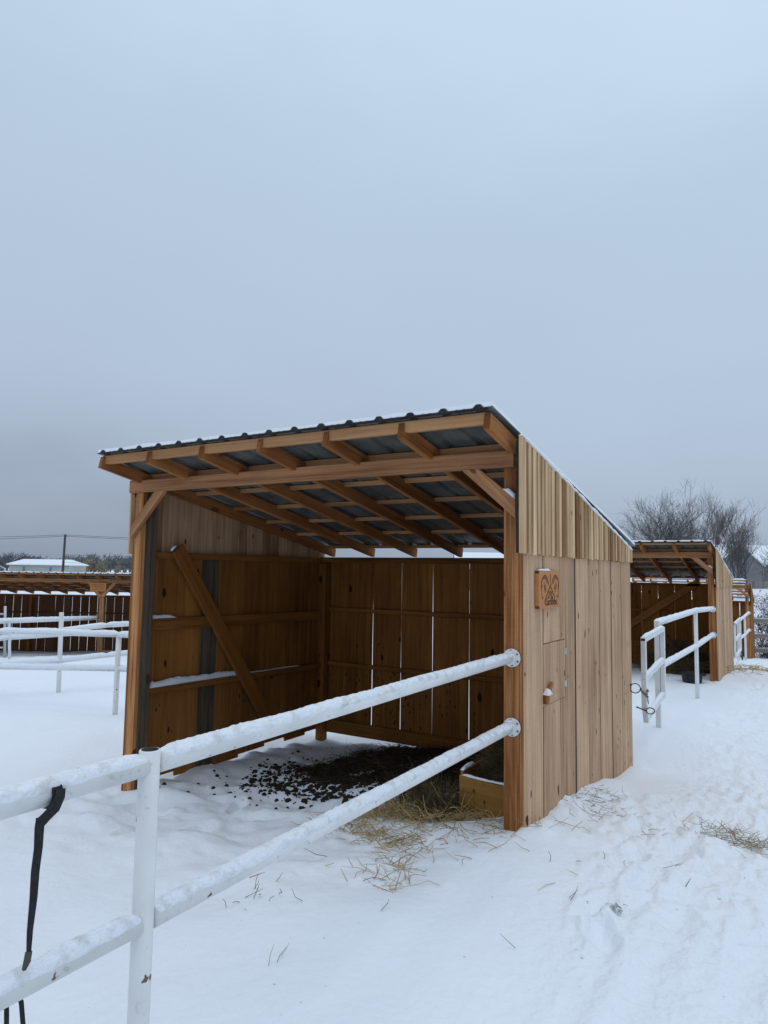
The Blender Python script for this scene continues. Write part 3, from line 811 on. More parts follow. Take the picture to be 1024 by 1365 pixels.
to = bpy.data.objects.new('lettering_source', cu); COL.objects.link(to)
bpy.context.view_layer.update()
me = bpy.data.meshes.new_from_object(to.evaluated_get(bpy.context.evaluated_depsgraph_get()))
bpy.data.objects.remove(to)
me.name = 'lettering'; me.materials.clear(); me.materials.append(M['engrave'])
lo = bpy.data.objects.new('lettering', me); COL.objects.link(lo); lo.parent = sg
lo.matrix_local = Matrix(((0, 0, 1, .0295), (1.08, 0, 0, .012), (0, 1, 0, -.102), (0, 0, 0, 1)))
snow_ridge(MB(), [(.017, -.20, .1215), (.017, .02, .1215)], .024, .012, 4, .015).build('sign_snow', M['snow'], sg, smooth=True)

# sign of the far row, on the braces of the post in view
fx = (math.cos(.549), math.sin(.549), 0)
fs_ = empty('carved_sign', (-17.505 + .5223 * .07, 9.86 - .8528 * .075, .935), .549); tag(fs_, 'small orange wooden sign with carved marks between V braces of the far stall row', 'sign')
pm = MB(); rounded_panel(pm, .50, .27, .03, .03, (1, 0, 0), (0, 0, 1), (0, 0, 0)); pm.build('board', M['signwood'], fs_, .003)
em = MB(); random.seed(5)
for k in range(9):
    x0 = -.17 + .042 * k
    ribbon(em, bez((x0, -.03 + random.uniform(-.02, .02)), (x0 + .03, .06), (x0 + .03, .0 + random.uniform(-.03, .05))), .010, .031, (1, 0, 0), (0, 0, 1), (0, 0, 0))
for s in (-1, 1):
    ribbon(em, bez((s * .02, .075), (s * .12, .11), (s * .20, .05)), .010, .031, (1, 0, 0), (0, 0, 1), (0, 0, 0)); ribbon(em, bez((s * .02, -.08), (s * .1, -.085), (s * .18, -.07)), .008, .031, (1, 0, 0), (0, 0, 1), (0, 0, 0))
em.build('carving', M['engrave'], fs_)

# ------------------------------------------------------------------ pipe fences
def rail(mb, sn, a, b, r=.031, h=.017, seed=0, cover=.72):
    mb.tube([a, b], r, 16, True)
    if sn is not None: pipe_snow(sn, a, b, r, h, seed, cover)

def flange(t, c, r=.056, d=(0, -1, 0)):
    mb = MB(); c = Vector(c); d = Vector(d)
    mb.tube([c, c + d * .012], r, 28); mb.tube([c + d * .010, c + d * .055], .040, 20)
    f = mb.build('flange', M['pipe'], t, .002)
    bm_ = MB()
    s = d.cross(Vector((0, 0, 1)))
    for k in range(6):
        a = R(60 * k + 25); p = c + s * (math.cos(a) * r * .82) + Vector((0, 0, 1)) * (math.sin(a) * r * .82)
        bm_.tube([p + d * .011, p + d * .016], .0055, 6)
    bm_.build('bolts', M['steel'], f)
    fs2 = MB(); snow_ridge(fs2, [c + d * .03 + Vector((-.02, 0, .038)), c + d * .03 + Vector((.02, 0, .038))], .05, .016, 3, .01); fs2.build('flange_snow', M['snow'], f, smooth=True)

def hollow_post(mb, x, y, z0, z1, r=.0295, lean=(0, 0)):
    mb.tube([(x, y, z0), (x + lean[0], y + lean[1], z1)], r, 20, True)

f1 = empty('pipe_fence', (-.07, -2.77, -.03)); tag(f1, 'white pipe fence in the foreground, bolted to the nearest shelter corner post', 'fence')
o = Vector((-.07, -2.77, -.03))
def rel(p, o): return tuple(Vector(p) - o)
mb = MB(); mb.tube([rel((-.07, -2.77, -.35), o), rel((-.07, -2.77, 1.076), o)], .029, 24); 
ps = mb.build('post', M['pipe'], f1, .002, True); ps.data.polygons.foreach_set('use_smooth', [len(p.vertices) == 4 for p in ps.data.polygons])
MB().tube([rel((-.07, -2.77, 1.0745), o), rel((-.07, -2.77, 1.0768), o)], .0235, 20).build('post_hollow_shade', M['dung'], ps)  # dark disc painted as the shade in the open post top, manure colour borrowed
for (za, zb, seed) in ((1.056, 1.036, 1), (.637, .619, 2)):
    mb = MB(); sn = MB()
    a, b = rel((-.07, -.05, za), o), rel((-.07, -2.738, zb), o)
    rail(mb, sn, a, b, .0295, .0105, seed * 7, .62)
    r1 = mb.build('rail', M['pipe'], f1, 0, True); sn.build('rail_snow', M['crust'], r1, smooth=True)
    mb = MB(); sn = MB()
    a, b = rel((-.07, -2.79, zb), o), rel((-.07, -6.0, zb), o)
    rail(mb, sn, a, b, .0295, .0105, seed * 7 + 3, .62)
    r2 = mb.build('rail', M['pipe'], f1, 0, True); sn.build('rail_snow', M['crust'], r2, smooth=True)
    flange(f1, rel((-.068, -.002, za), o))
MB().tube([rel((-.07, -6.02, -.3), o), rel((-.07, -6.02, 1.07), o)], .029, 20).build('post', M['pipe'], f1, 0, True)

# black lead strap over the foreground rail
st = empty('lead_strap', (-.03, -3.11, .97)); tag(st, 'black webbing strap looped over the top foreground rail, tails hanging below', 'strap')
o = Vector((-.03, -3.11, .97))
def strap(mb, pts, ws, th=.004, side=(0, 1, 0)):
    P = [Vector(p) - o for p in pts]; m = len(P); vs = []; fs = []
    for i, p in enumerate(P):
        d = (P[min(i + 1, m - 1)] - P[max(i - 1, 0)]).normalized(); s = Vector(side); s = (s - d * s.dot(d)).normalized(); n = d.cross(s)
        w = ws[i]
        vs += [p + s * w / 2 + n * th / 2, p - s * w / 2 + n * th / 2, p - s * w / 2 - n * th / 2, p + s * w / 2 - n * th / 2]
    for i in range(m - 1):
        for j in range(4): fs.append((i * 4 + j, i * 4 + (j + 1) % 4, i * 4 + 4 + (j + 1) % 4, i * 4 + 4 + j))
    fs.append((0, 3, 2, 1)); fs.append(tuple((m - 1) * 4 + q for q in range(4)))
    mb.add(vs, fs)
mb = MB()
loop = []
for k in range(11):
    a = R(-150 + 25 * k); loop.append((-.07 + .0325 * math.cos(a), -3.066, 1.036 + .0325 * math.sin(a)))
strap(mb, loop, [.026] * 11)
strap(mb, [(-.0365, -3.060, 1.050), (-.033, -3.064, 1.033), (-.028, -3.078, 1.012), (-.032, -3.098, .995), (-.034, -3.110, .985)], [.024, .026, .027, .028, .03])
strap(mb, [(-.034, -3.106, .996), (-.034, -3.111, .975), (-.033, -3.1115, .93), (-.035, -3.1145, .88), (-.033, -3.1165, .82), (-.035, -3.1195, .75), (-.034, -3.120, .705)], [.028, .022, .020, .0195, .0175, .013, .010])
mb.build('webbing', M['black'], st)
mb = MB(); strap(mb, [(-.034, -3.120, .706), (-.034, -3.123, .685), (-.038, -3.127, .668)], [.014, .015, .007], .006); mb.build('frayed_end', M['polewood'], st)
mb = MB(); strap(mb, [(-.112, -3.122, .605), (-.112, -3.121, .59), (-.10, -3.124, .56), (-.08, -3.132, .50), (-.07, -3.15, .36)], [.010] * 5, .004)
strap(mb, [(-.112, -3.097, .605), (-.112, -3.096, .59), (-.10, -3.089, .56), (-.09, -3.086, .50), (-.09, -3.095, .33)], [.010] * 5, .004)
mb.build('strap_tail', M['black'], st)

# fence with a small gate between the shelters (and the farther copy of it)
def side_fence(name_label, gate_label, fl, fl_low, A, Azt, Azb, B, Bzt, Bzb, grail, seed, grp, ggrp):
    o = Vector((A[0], A[1], Azb)); t = empty('pipe_fence', o); tag(t, name_label, 'fence', grp)
    mb = MB(); mb.tube([rel((A[0], A[1], Azb - .3), o), rel((A[0], A[1] - .02, Azt), o)], .03, 14); mb.build('post', M['pipe'], t, 0, True)
    mb = MB(); mb.bar(rel((B[0], B[1], Bzb - .3), o), rel((B[0], B[1], Bzt), o), .055, .055, (1, 0, 0)); mb.build('post', M['pipe'], t, .004)
    for (f, za, zb) in ((fl, Azt - .035, Bzt - .035), (fl_low, fl_low[2] - .03, fl_low[2] - .0)):
        mb = MB(); sn = MB()
        rail(mb, sn, rel((f[0], f[1] - .05, f[2]), o), rel((A[0], A[1], za), o), .03, .022, seed)
        r = mb.build('rail', M['pipe'], t, 0, True); sn.build('rail_snow', M['snow'], r, smooth=True)
        mb = MB(); sn = MB()
        rail(mb, sn, rel((A[0], A[1], za), o), rel((B[0], B[1], zb), o), .03, .022, seed + 3)
        r = mb.build('rail', M['pipe'], t, 0, True); sn.build('rail_snow', M['snow'], r, smooth=True)
        flange(t, rel(f, o), .058)
    # gate
    gx, y0, y1, zt0, zt1, zm0, zm1, zb0, zb1 = grail
    o = Vector((gx, y1, zb1)); g = empty('pipe_gate', o); tag(g, gate_label, 'gate', ggrp)
    w = .05
    mb = MB(); mb.bar(rel((gx, y1, zb1 - .04), o), rel((gx, y1, zt1), o), w, w, (1, 0, 0)); mb.build('stile', M['pipe'], g, .004)
    mb = MB(); mb.bar(rel((gx, y0, zb0 + .13), o), rel((gx, y0, zt0), o), w, w, (1, 0, 0)); mb.bar(rel((gx, y0 + .085, zb0 - .03), o), rel((gx, y0, zb0 + .145), o), w, w * .98, (1, 0, 0)); mb.build('stile', M['pipe'], g, .004)
    for (a, b) in (((gx, y0 - .024, zt0 + .012), (gx, y1 + .024, zt1 + .012)), ((gx, y0 + .02, zm0), (gx, y1 - .02, zm1)), ((gx, y0 + .07, zb0), (gx, y1 - .02, zb1))):
        mb = MB(); mb.bar(rel(a, o), rel(b, o), w * .99, w * .99, (1, 0, 0)); r = mb.build('gate_rail', M['pipe'], g, .004)
        sn = MB(); snow_ridge(sn, [Vector(rel(a, o)) + Vector((0, .01, .024)), Vector(rel(b, o)) + Vector((0, -.01, .024))], w * .95, .022, seed); sn.build('rail_snow', M['snow'], r, smooth=True)
    MB().box(gx - o.x - .019, gx - o.x + .019, y0 - o.y - .0265, y0 - o.y - .0235, zt0 - o.z + .002, zt0 - o.z + .024, 'z').build('rail_mouth', M['black'], g)
    return t, g
t2, g2 = side_fence('white pipe fence bolted to the second shelter, beside the black tub', 'small white pipe gate with chain, hung on the fence by the second shelter',
           (.016, 9.945, .969), (.016, 9.945, .50), (0, 7.78), 1.055, -.31, (0, 4.47), 1.05, -.16, (.058, 3.38, 4.47, .905, .945, .52, .60, .11, .215), 3, 'pipe fences running out from the farther shelters', 'gates beside the farther shelters')
t3, g3 = side_fence('white pipe fence bolted to the farthest shelter with a green rope on it', 'farthest small white pipe gate, in front of the farthest shelter',
           (-.12, 21.29, .40), (-.12, 21.29, -.15), (-.12, 19.5), .40, -.93, (-.12, 17.0), .37, -.70, (-.06, 15.3, 16.95, .38, .42, -.02, .02, -.43, -.38), 13, 'pipe fences running out from the farther shelters', 'gates beside the farther shelters')
# chain and hook on the gate
random.seed(3)
gx, gy = .058, 3.38
ch = MB(); o = Vector((gx, 4.47, .215))
def torus(mb, c, ax1, ax2, r1, r2, rr, n=14):
    c = Vector(c); mb.tube([c + Vector(ax1) * (r1 * math.cos(a)) + Vector(ax2) * (r2 * math.sin(a)) for a in np.linspace(0, 2 * math.pi, n + 1)], rr, 6)
for k in range(22):
    a = k / 22 * 2 * math.pi
    p = Vector((gx + .036 * math.cos(a), gy + .036 * math.sin(a), .40 - .003 * k + .05 * math.sin(a * .5))) - o
    tx = Vector((-math.sin(a), math.cos(a), 0))
    torus(ch, p, tx, (0, 0, 1) if k % 2 else (math.cos(a), math.sin(a), 0), .012, .007, .0028, 8)
for k in range(7):
    p = Vector((gx + .03 + .002 * k, gy - .03, .41 - .02 * k)) - o
    torus(ch, p, (0, 0, 1), (1, 0, 0) if k % 2 else (0, 1, 0), .012, .007, .0028, 8)
torus(ch, Vector((gx + .06, gy - .035, .215)) - o, (1, .3, 0), (0, 0, 1), .04, .030, .006, 18)
ch.tube([Vector((gx - .07, gy - .06, .245)) - o, Vector((gx + .03, gy - .04, .21)) - o], .007, 8)
ch.build('chain', M['steel'], g2, smooth=True)
rp = MB(); rp.tube([(-.15, 18.35, -.15), (-.155, 18.37, -.3), (-.15, 18.45, -.55), (-.14, 18.5, -.85), (-.14, 18.5, -.92)], .022, 8)
ro = rp.build('rope', M['green'], None, smooth=True); tag(ro, 'dark green lead rope hanging from the farthest pipe fence rail', 'rope')

# paddock fences at the left
def poly_fence(label, tops, low, posts, r=.033, grp='white pipe fences across the left paddock', seed=0, hs=.02):
    o = Vector(posts[0][0]); t = empty('pipe_fence', o); tag(t, label, 'fence', grp)
    for line in (tops, low):
        for a, b in zip(line[:-1], line[1:]):
            mb = MB(); sn = MB(); mb.tube([rel(a, o), rel(b, o)], r, 12); pipe_snow(sn, rel(a, o), rel(b, o), r, hs, seed, .8, .06)
            rr = mb.build('rail', M['pipe'], t, 0, True); sn.build('rail_snow', M['snow'], rr, smooth=True)
    for (a, b) in posts:
        a = Vector(a); b = Vector(b); a2 = a - (b - a) * .25
        MB().tube([a2 - o, b - o], .033, 12).build('post', M['pipe'], t, 0, True)
poly_fence('white pipe fence left of the nearest shelter, its nearest rails in the paddock',
           [(-12.8, -.75, .735), (-7.71, 1.169, .698), (-6.103, 1.79, .705), (-4.9, 2.24, .67)], [(-12.8, -.7, .24), (-7.72, 1.207, .222), (-6.16, 1.83, .262), (-4.9, 2.28, .25)],
           [((-6.165, 1.85, -.33), (-6.10, 1.80, .735)), ((-12.2, -.5, -.3), (-12.2, -.5, .76))], seed=1)
poly_fence('white pipe fence with a tall leaning post, bending away behind the nearest paddock rails',
           [(-12.9, -.35, .66), (-8.21, 1.457, .634), (-8.045, 2.266, .605), (-7.883, 2.949, .66), (-7.803, 3.351, .662), (-7.4, 5.2, .65)], [(-12.9, -.3, .18), (-8.225, 1.493, .182), (-8.059, 2.302, .165), (-7.898, 2.987, .189), (-7.818, 3.388, .198), (-7.4, 5.2, .2)],
           [((-8.092, 2.328, -.32), (-8.012, 2.254, .885)), ((-12.2, -.05, -.3), (-12.2, -.05, .7)), ((-7.4, 5.2, -.5), (-7.4, 5.2, .7))], seed=2)
poly_fence('far white pipe fence running out from the post of the dark stall row',
           [(-17.52, 9.80, -.04), (-14.529, 5.22, .265), (-12.9, 2.9, .42)], [(-17.52, 9.80, -.49), (-14.54, 5.25, -.125), (-12.9, 2.9, .0)],
           [((-14.54, 5.355, -.62), (-14.529, 5.278, .25)), ((-12.9, 2.9, -.5), (-12.9, 2.9, .5))], r=.05, seed=3, hs=.03)
mg = empty('pipe_gate', (-18.41, 7.5, -1.1)); tag(mg, 'thin grey metal gate standing before the stall row at the far left edge', 'gate', None); o = Vector((-18.41, 7.5, -1.1))
MB().tube([rel((-18.41, 7.5, -1.3), o), rel((-18.37, 7.39, .39), o)], .04, 10).build('post', M['galv'], mg, 0, True)
for z in (.16, -.35, -.8): MB().tube([rel((-18.38, 7.40, z), o), rel((-20.6, 6.05, z), o)], .028, 8).build('gate_rail', M['galv'], mg, 0, True)

# ------------------------------------------------------------------ manger, tub, hay, manure
mn = empty('hay_manger', (-.30, .30, -.1)); tag(mn, 'low board hay manger inside the nearest shelter behind its corner post', 'manger'); o = Vector((-.30, .30, -.1))
vs = []; gc = []; n = 14
for j, y in enumerate((.288, .314)):
    for i in range(n + 1):
        x = -.558 + .53 * i / n; s = i / n
        top = .205 - .020 * math.sin(math.pi * s) - .004 * s
        vs.append((x + .30, y - .30, -.25 + .1)); vs.append((x + .30, y - .30, top + .1))
        gc.append((-.25, y, x)); gc.append((top, y, x))
m = 2 * (n + 1); fs = []
for i in range(n):
    a = 2 * i
    fs += [(a, a + 2, a + 3, a + 1), (m + a, m + a + 1, m + a + 3, m + a + 2), (a + 1, a + 3, m + a + 3, m + a + 1), (a, m + a, m + a + 2, a + 2)]
fs += [(0, 1, m + 1, m), (2 * n, m + 2 * n, m + 2 * n + 1, 2 * n + 1)]
MB().add(vs, fs, gc, .6).build('front_board', M['manger'], mn, .002)
MB().bar(rel((-.552, .316, .0), o), rel((-.552, 1.55, -.02), o), .024, .46, (1, 0, 0), .4).build('side_panel', M['manger'], mn, .003)
MB().bar(rel((-.535, 1.565, .0), o), rel((-.05, 1.565, .0), o), .024, .44, (0, 1, 0), .4).build('back_board', M['manger'], mn, .003)
sn = snow_ridge(MB(), [rel((-.545, .301, .204), o), rel((-.42, .301, .193), o), rel((-.2, .301, .187), o), rel((-.04, .301, .197), o)], .024, .012, 3, .015)
snow_ridge(sn, [rel((-.552, .318, .228), o), rel((-.552, .52, .226), o)], .03, .02, 4, .015); sn.build('ledge_snow', M['snow'], mn, smooth=True)

tb = empty('rubber_tub', (-.30, 9.50, -.36)); tag(tb, 'black rubber feed tub in the snow before the second shelter', 'tub')
mb = MB(); prof = [(a_ * .76, b_ * 1.08) for a_, b_ in [(.0, 0), (.19, 0), (.205, .02), (.235, .17), (.255, .175), (.255, .19), (.236, .19), (.20, .03), (.0, .025)]]
n = 28; vs = []; fs = []
for r_, z in prof:
    for k in range(n): vs.append((max(r_, .001) * math.cos(2 * math.pi * k / n), max(r_, .001) * math.sin(2 * math.pi * k / n), z))
for i in range(len(prof) - 1):
    for k in range(n): fs.append((i * n + k, i * n + (k + 1) % n, (i + 1) * n + (k + 1) % n, (i + 1) * n + k))
mb.add(vs, fs).build('tub_body', M['rubber'], tb, smooth=True)
for s in (-1, 1):
    MB().tube([(s * .18, -.05, .18), (s * .22, -.04, .175), (s * .22, .04, .175), (s * .18, .05, .18)], .011, 8).build('handle', M['rubber'], tb, smooth=True)

def straw(mb, p, yaw_, pitch, ln, w, bend, rnd):
    d = Vector((math.cos(yaw_) * math.cos(pitch), math.sin(yaw_) * math.cos(pitch), math.sin(pitch)))
    d2 = Vector((math.cos(yaw_ + bend) * math.cos(pitch - bend * .4), math.sin(yaw_ + bend) * math.cos(pitch - bend * .4), math.sin(pitch - bend * .6)))
    p = Vector(p); mb.tube([p, p + d * ln * .5, p + d * ln * .5 + d2 * ln * .5], [w, w * .9, w * .5], 3, False, rnd.random())

def hay_patch(name, label, mat, n, sampler, ln=(.06, .2), w=.0016, pit=(0, .35), h=0.0, seed=0, cat='hay'):
    rnd = random.Random(seed); mb = MB()
    pts = [sampler(rnd) for _ in range(n)]
    zs = ground(np.array([p[0] for p in pts]), np.array([p[1] for p in pts]))
    for p, z in zip(pts, zs):
        zz = z + .006 + (p[2] if len(p) > 2 else 0)
        straw(mb, (p[0], p[1], zz), rnd.uniform(0, 6.28), rnd.uniform(*pit) * (1 if rnd.random() < .8 else 1.8), rnd.uniform(*ln), w * rnd.uniform(.7, 1.4), rnd.uniform(-.8, .8), rnd)
    return tag(mb.build(name, mat), label, cat, kind='stuff')

def gauss(*spots):
    tot = sum(s[4] for s in spots)
    def f(r):
        q = r.uniform(0, tot)
        for s in spots:
            q -= s[4]
            if q <= 0: break
        return (s[0] + r.gauss(0, s[2]), s[1] + r.gauss(0, s[3]), abs(r.gauss(0, s[5])) if len(s) > 5 else 0)
    return f
hay_patch('scattered_hay', 'dry yellow hay strewn on the snow at the mouth of the nearest shelter', M['hay'], 1100,
          gauss((-.80, .12, .16, .13, 3, .03), (-1.05, .10, .14, .08, 2, .03), (-.55, .22, .10, .08, 1.6, .03), (-.60, -.38, .12, .10, .9), (-.95, -.28, .14, .05, .7), (-.37, -.93, .09, .07, .35), (-.45, -.75, .06, .10, .15), (-.2, .02, .16, .14, .4), (-.75, -.12, .30, .13, .9), (-.6, -.25, .40, .40, .6), (-1.15, -.1, .14, .07, .4)), (.05, .19), .0021, (0, .5), seed=1)
hay_patch('standing_hay', 'tangled brown hay clump by the manger corner', M['oldhay'], 1300,
          gauss((-.72, .30, .10, .09, 3, .06), (-.95, .34, .14, .10, 2, .05), (-.62, .22, .05, .06, 1.5, .05)), (.06, .2), .0016, (.1, 1.1), seed=2)
hay_patch('wall_hay', 'thin grey hay wisps along the foot of the nearest side wall', M['greyhay'], 110,
          gauss((.17, 1.02, .07, .18, 2), (.30, .85, .12, .15, 1), (.25, .55, .08, .15, .5), (.5, .5, .2, .2, .3)), (.04, .13), .0014, (0, .25), seed=3)
hay_patch('path_hay', 'grey weathered hay clump trampled into the path at the right edge', M['palehay'], 230,
          gauss((1.13, .76, .10, .07, 3, .02), (.98, .66, .10, .04, .7), (1.0, .9, .12, .08, .6), (.8, .45, .3, .3, .35), (.45, -.55, .3, .3, .1)), (.04, .14), .0016, (0, .5), seed=4)
def bed(r):
    while True:
        x, y = r.uniform(-2.9, -.55), r.uniform(.9, 2.8)
        if mudmask(np.array([x]), np.array([y]))[0] > r.uniform(.3, .9): return (x, y, abs(r.gauss(0, .025)))
hay_patch('bedding_hay', 'dark damp hay bedding on the floor inside the nearest shelter', M['bedding'], 3200, bed, (.06, .2), .0018, (0, .3), seed=5)
hay_patch('strewn_hay', 'brown hay strewn over the manure at the left of the nearest shelter floor', M['oldhay'], 900, gauss((-1.75, 1.75, .35, .22, 2, .01), (-1.2, 2.2, .4, .2, 1, .01), (-2.2, 1.3, .3, .25, .6, .005)), (.05, .18), .0019, (0, .25), seed=15)
def mang(r):
    x, y = r.uniform(-.50, -.26), r.uniform(.40, 1.45)
    return (x, y, 0.20 + .16 * sstep(.3, .75, y) * (1 - .3 * abs(x + .25)) + r.uniform(-.03, .03) + .0)
def fixz(f):
    def g(r):
        x, y, z = f(r); return (x, y, z - .08 - gz_c(x, y))
    return g
def gz_c(x, y): return float(ground(np.array([x]), np.array([y]))[0])
hay_patch('manger_hay', 'olive brown hay heaped in the manger of the nearest shelter', M['oldhay'], 1700, fixz(mang), (.08, .22), .0019, (0, .4), seed=6)
hm = MB(); nx_ = 8; ny_ = 16; vs = []; fs = []
for j in range(ny_ + 1):
    for i in range(nx_ + 1):
        x = -.535 + .49 * i / nx_; y = .33 + 1.2 * j / ny_
        vs.append((x, y, .10 + .16 * float(sstep(.3, .75, y)) * (1 - .3 * abs(x + .25)) + .03 * mnoise.noise(Vector((x * 9, y * 9, 0)))))
for j in range(ny_):
    for i in range(nx_): a = j * (nx_ + 1) + i; fs.append((a, a + 1, a + nx_ + 2, a + nx_ + 1))
tag(hm.add(vs, fs).build('manger_hay_bed', M['oldhay'], smooth=True), 'dark packed hay filling the bottom of the manger in the nearest shelter', 'hay', kind='stuff')
# hay heap in the second shelter
def heap(r):
    a = r.uniform(0, 6.28); q = math.sqrt(r.random())
    x, y = -.75 + q * .75 * math.cos(a), 11.4 + q * 1.0 * math.sin(a)
    return (x, y, .55 * (1 - q ** 1.5) * r.uniform(.9, 1.05))
hay_patch('heaped_hay', 'big brown hay heap inside the second shelter', M['oldhay'], 3600, heap, (.1, .3), .004, (0, .5), seed=7)
hm = MB(); vs = [(-.75, 11.4, gz(-.75, 11.4) + .52)]; fs = []
for i in range(1, 9):
    for k in range(24):
        q = i / 8; a = 2 * math.pi * k / 24; x, y = -.75 + q * .75 * math.cos(a), 11.4 + q * math.sin(a)
        vs.append((x, y, gz(x, y) - .03 + .55 * (1 - q ** 1.5) + .04 * mnoise.noise(Vector((x * 6, y * 6, 0)))))
for k in range(24): fs.append((0, 1 + k, 1 + (k + 1) % 24))
for i in range(7):
    for k in range(24): fs.append((1 + i * 24 + k, 1 + (i + 1) * 24 + k, 1 + (i + 1) * 24 + (k + 1) % 24, 1 + i * 24 + (k + 1) % 24))
tag(hm.add(vs, fs).build('packed_hay', M['oldhay'], smooth=True), 'dark packed core of the hay heap inside the second shelter', 'hay', kind='stuff')
hay_patch('doorway_hay', 'brown hay trodden into the snow past the second shelter', M['hay'], 260, gauss((.55, 12.8, .35, .5, 1), (.3, 13.6, .3, .5, 1)), (.1, .25), .004, (0, .2), seed=8)

# manure and dirt clods
rnd = random.Random(9); mb = MB()
ico = []
phi = (1 + 5 ** .5) / 2
iv = [(-1, phi, 0), (1, phi, 0), (-1, -phi, 0), (1, -phi, 0), (0, -1, phi), (0, 1, phi), (0, -1, -phi), (0, 1, -phi), (phi, 0, -1), (phi, 0, 1), (-phi, 0, -1), (-phi, 0, 1)]
fi = [(0, 11, 5), (0, 5, 1), (0, 1, 7), (0, 7, 10), (0, 10, 11), (1, 5, 9), (5, 11, 4), (11, 10, 2), (10, 7, 6), (7, 1, 8), (3, 9, 4), (3, 4, 2), (3, 2, 6), (3, 6, 8), (3, 8, 9), (4, 9, 5), (2, 4, 11), (6, 2, 10), (8, 6, 7), (9, 8, 1)]
pts = []
while len(pts) < 3000:
    x, y = rnd.uniform(-3.35, -.5), rnd.uniform(.0, 2.6)
    nn = mnoise.noise(Vector((x * 2.3, y * 2.3, 4))) * .5 + .5
    dd = math.hypot((x + 1.95) / 1.25, (y - 1.15) / .95)
    if rnd.random() < max(.012, (1.05 - dd) * (.35 + nn * 1.2)): pts.append((x, y))
zs = ground(np.array([p[0] for p in pts]), np.array([p[1] for p in pts]))
for (x, y), z in zip(pts, zs):
    s = rnd.choice((.004, .006, .008, .011, .015, .02)) * rnd.uniform(.8, 1.3)
    mb.add([(x + s * a * rnd.uniform(.5, .75), y + s * b * rnd.uniform(.5, .75), z + .004 + s * c * rnd.uniform(.35, .6)) for a, b, c in iv], fi)
tag(mb.build('manure', M['dung']), 'dark manure and dirt clods strewn over snow in the nearest shelter', 'manure', kind='stuff')
# lone twigs and the frozen clod by the foreground
hay_patch('stray_stems', 'few lone brown stems poking through the foreground snow', M['oldhay'], 26, gauss((-.41, -1.77, .02, .02, .5), (-.9, -1.33, .12, .12, 3), (.2, -.8, .5, .4, 3), (.6, -.5, .2, .3, 2)), (.03, .1), .0016, (.2, .9), seed=12)
mb = MB(); c = Vector((.70, -.76, gz(.70, -.76) + .004)); vs = []; fs = []; nu, nv_ = 16, 9
for j in range(nv_ + 1):
    for i in range(nu):
        th, ph = math.pi * j / nv_, 2 * math.pi * i / nu
        d = Vector((math.sin(th) * math.cos(ph), math.sin(th) * math.sin(ph), math.cos(th)))
        k = 1 + .55 * mnoise.noise(d * 2.1 + Vector((3, 1, 7))) + .3 * mnoise.cell(d * 3.2) * .5 + .15 * mnoise.noise(d * 7)
        vs.append(c + Vector((d.x * .040 * k, d.y * .026 * k, d.z * .024 * k)))
for j in range(nv_):
    for i in range(nu): fs.append((j * nu + i, (j + 1) * nu + i, (j + 1) * nu + (i + 1) % nu, j * nu + (i + 1) % nu))
M['ice'] = noisy('dirty ice', (0.30, 0.295, 0.28), (0.74, 0.75, 0.76), 70, 0.5, bump=.5, bscale=90)
cl = mb.add(vs, fs).build('frozen_clod', M['ice'])
tag(cl, 'dirty grey frozen clod lying in a footprint on the foreground snow', 'clod')

# ------------------------------------------------------------------ background, left
b = empty('long_building', (-141, 85.2, -.8), .549); tag(b, 'long low pale building with a snowy roof in the far left', 'building')
L_, H, Dp = 12.9, 2.75, 9.0
MB().box(-L_ / 2, L_ / 2, 0, Dp, -1, H, 'x').build('wall', M['cream'], b)
mb = MB(); vs = [(-L_ / 2 - .4, -.5, H - .08), (L_ / 2 + .4, -.5, H - .08), (L_ / 2 - 1.4, Dp / 2, H + 1.05), (-L_ / 2 + .8, Dp / 2, H + 1.05), (-L_ / 2 - .4, Dp + .5, H - .1), (L_ / 2 + .4, Dp + .5, H - .1)]
vs += [(x, y, z - .22) for x, y, z in vs]
mb.add(vs, [(0, 1, 2, 3), (3, 2, 5, 4), (0, 3, 4), (1, 5, 2), (0, 6, 7, 1), (1, 7, 11, 5), (4, 5, 11, 10), (0, 4, 10, 6), (6, 10, 11, 7)]).build('roof', M['snow'], b)
MB().box(-L_ / 2 - .3, L_ / 2 + .3, -.42, -.3, H - .42, H - .30, 'x').build('gutter', M['shingle'], b)
for x in (-3.2, 2.6): MB().box(x - .22, x + .22, -.05, .04, .9, 2.0, 'z').build('window', M['shingle'], b)
b2 = empty('low_building', (-152, 76.5, -.8), .549); tag(b2, 'low grey shed with a snowy roof at the far left edge', 'shed')
MB().box(-4, 3.4, 0, 7, -1, 1.6, 'x').build('wall', M['shingle'], b2)
mb = MB(); vs = [(-4.3, -.4, 1.62), (3.8, -.4, 1.62), (3.8, 3.5, 2.6), (-4.3, 3.5, 2.6), (3.8, 7.3, 1.6), (-4.3, 7.3, 1.6)]; vs += [(x, y, z - .2) for x, y, z in vs]
mb.add(vs, [(0, 1, 2, 3), (3, 2, 4, 5), (0, 6, 7, 1), (1, 7, 8, 2), (2, 8, 10, 4), (4, 10, 11, 5), (5, 11, 9, 3), (3, 9, 6, 0)]).build('roof', M['snow'], b2)

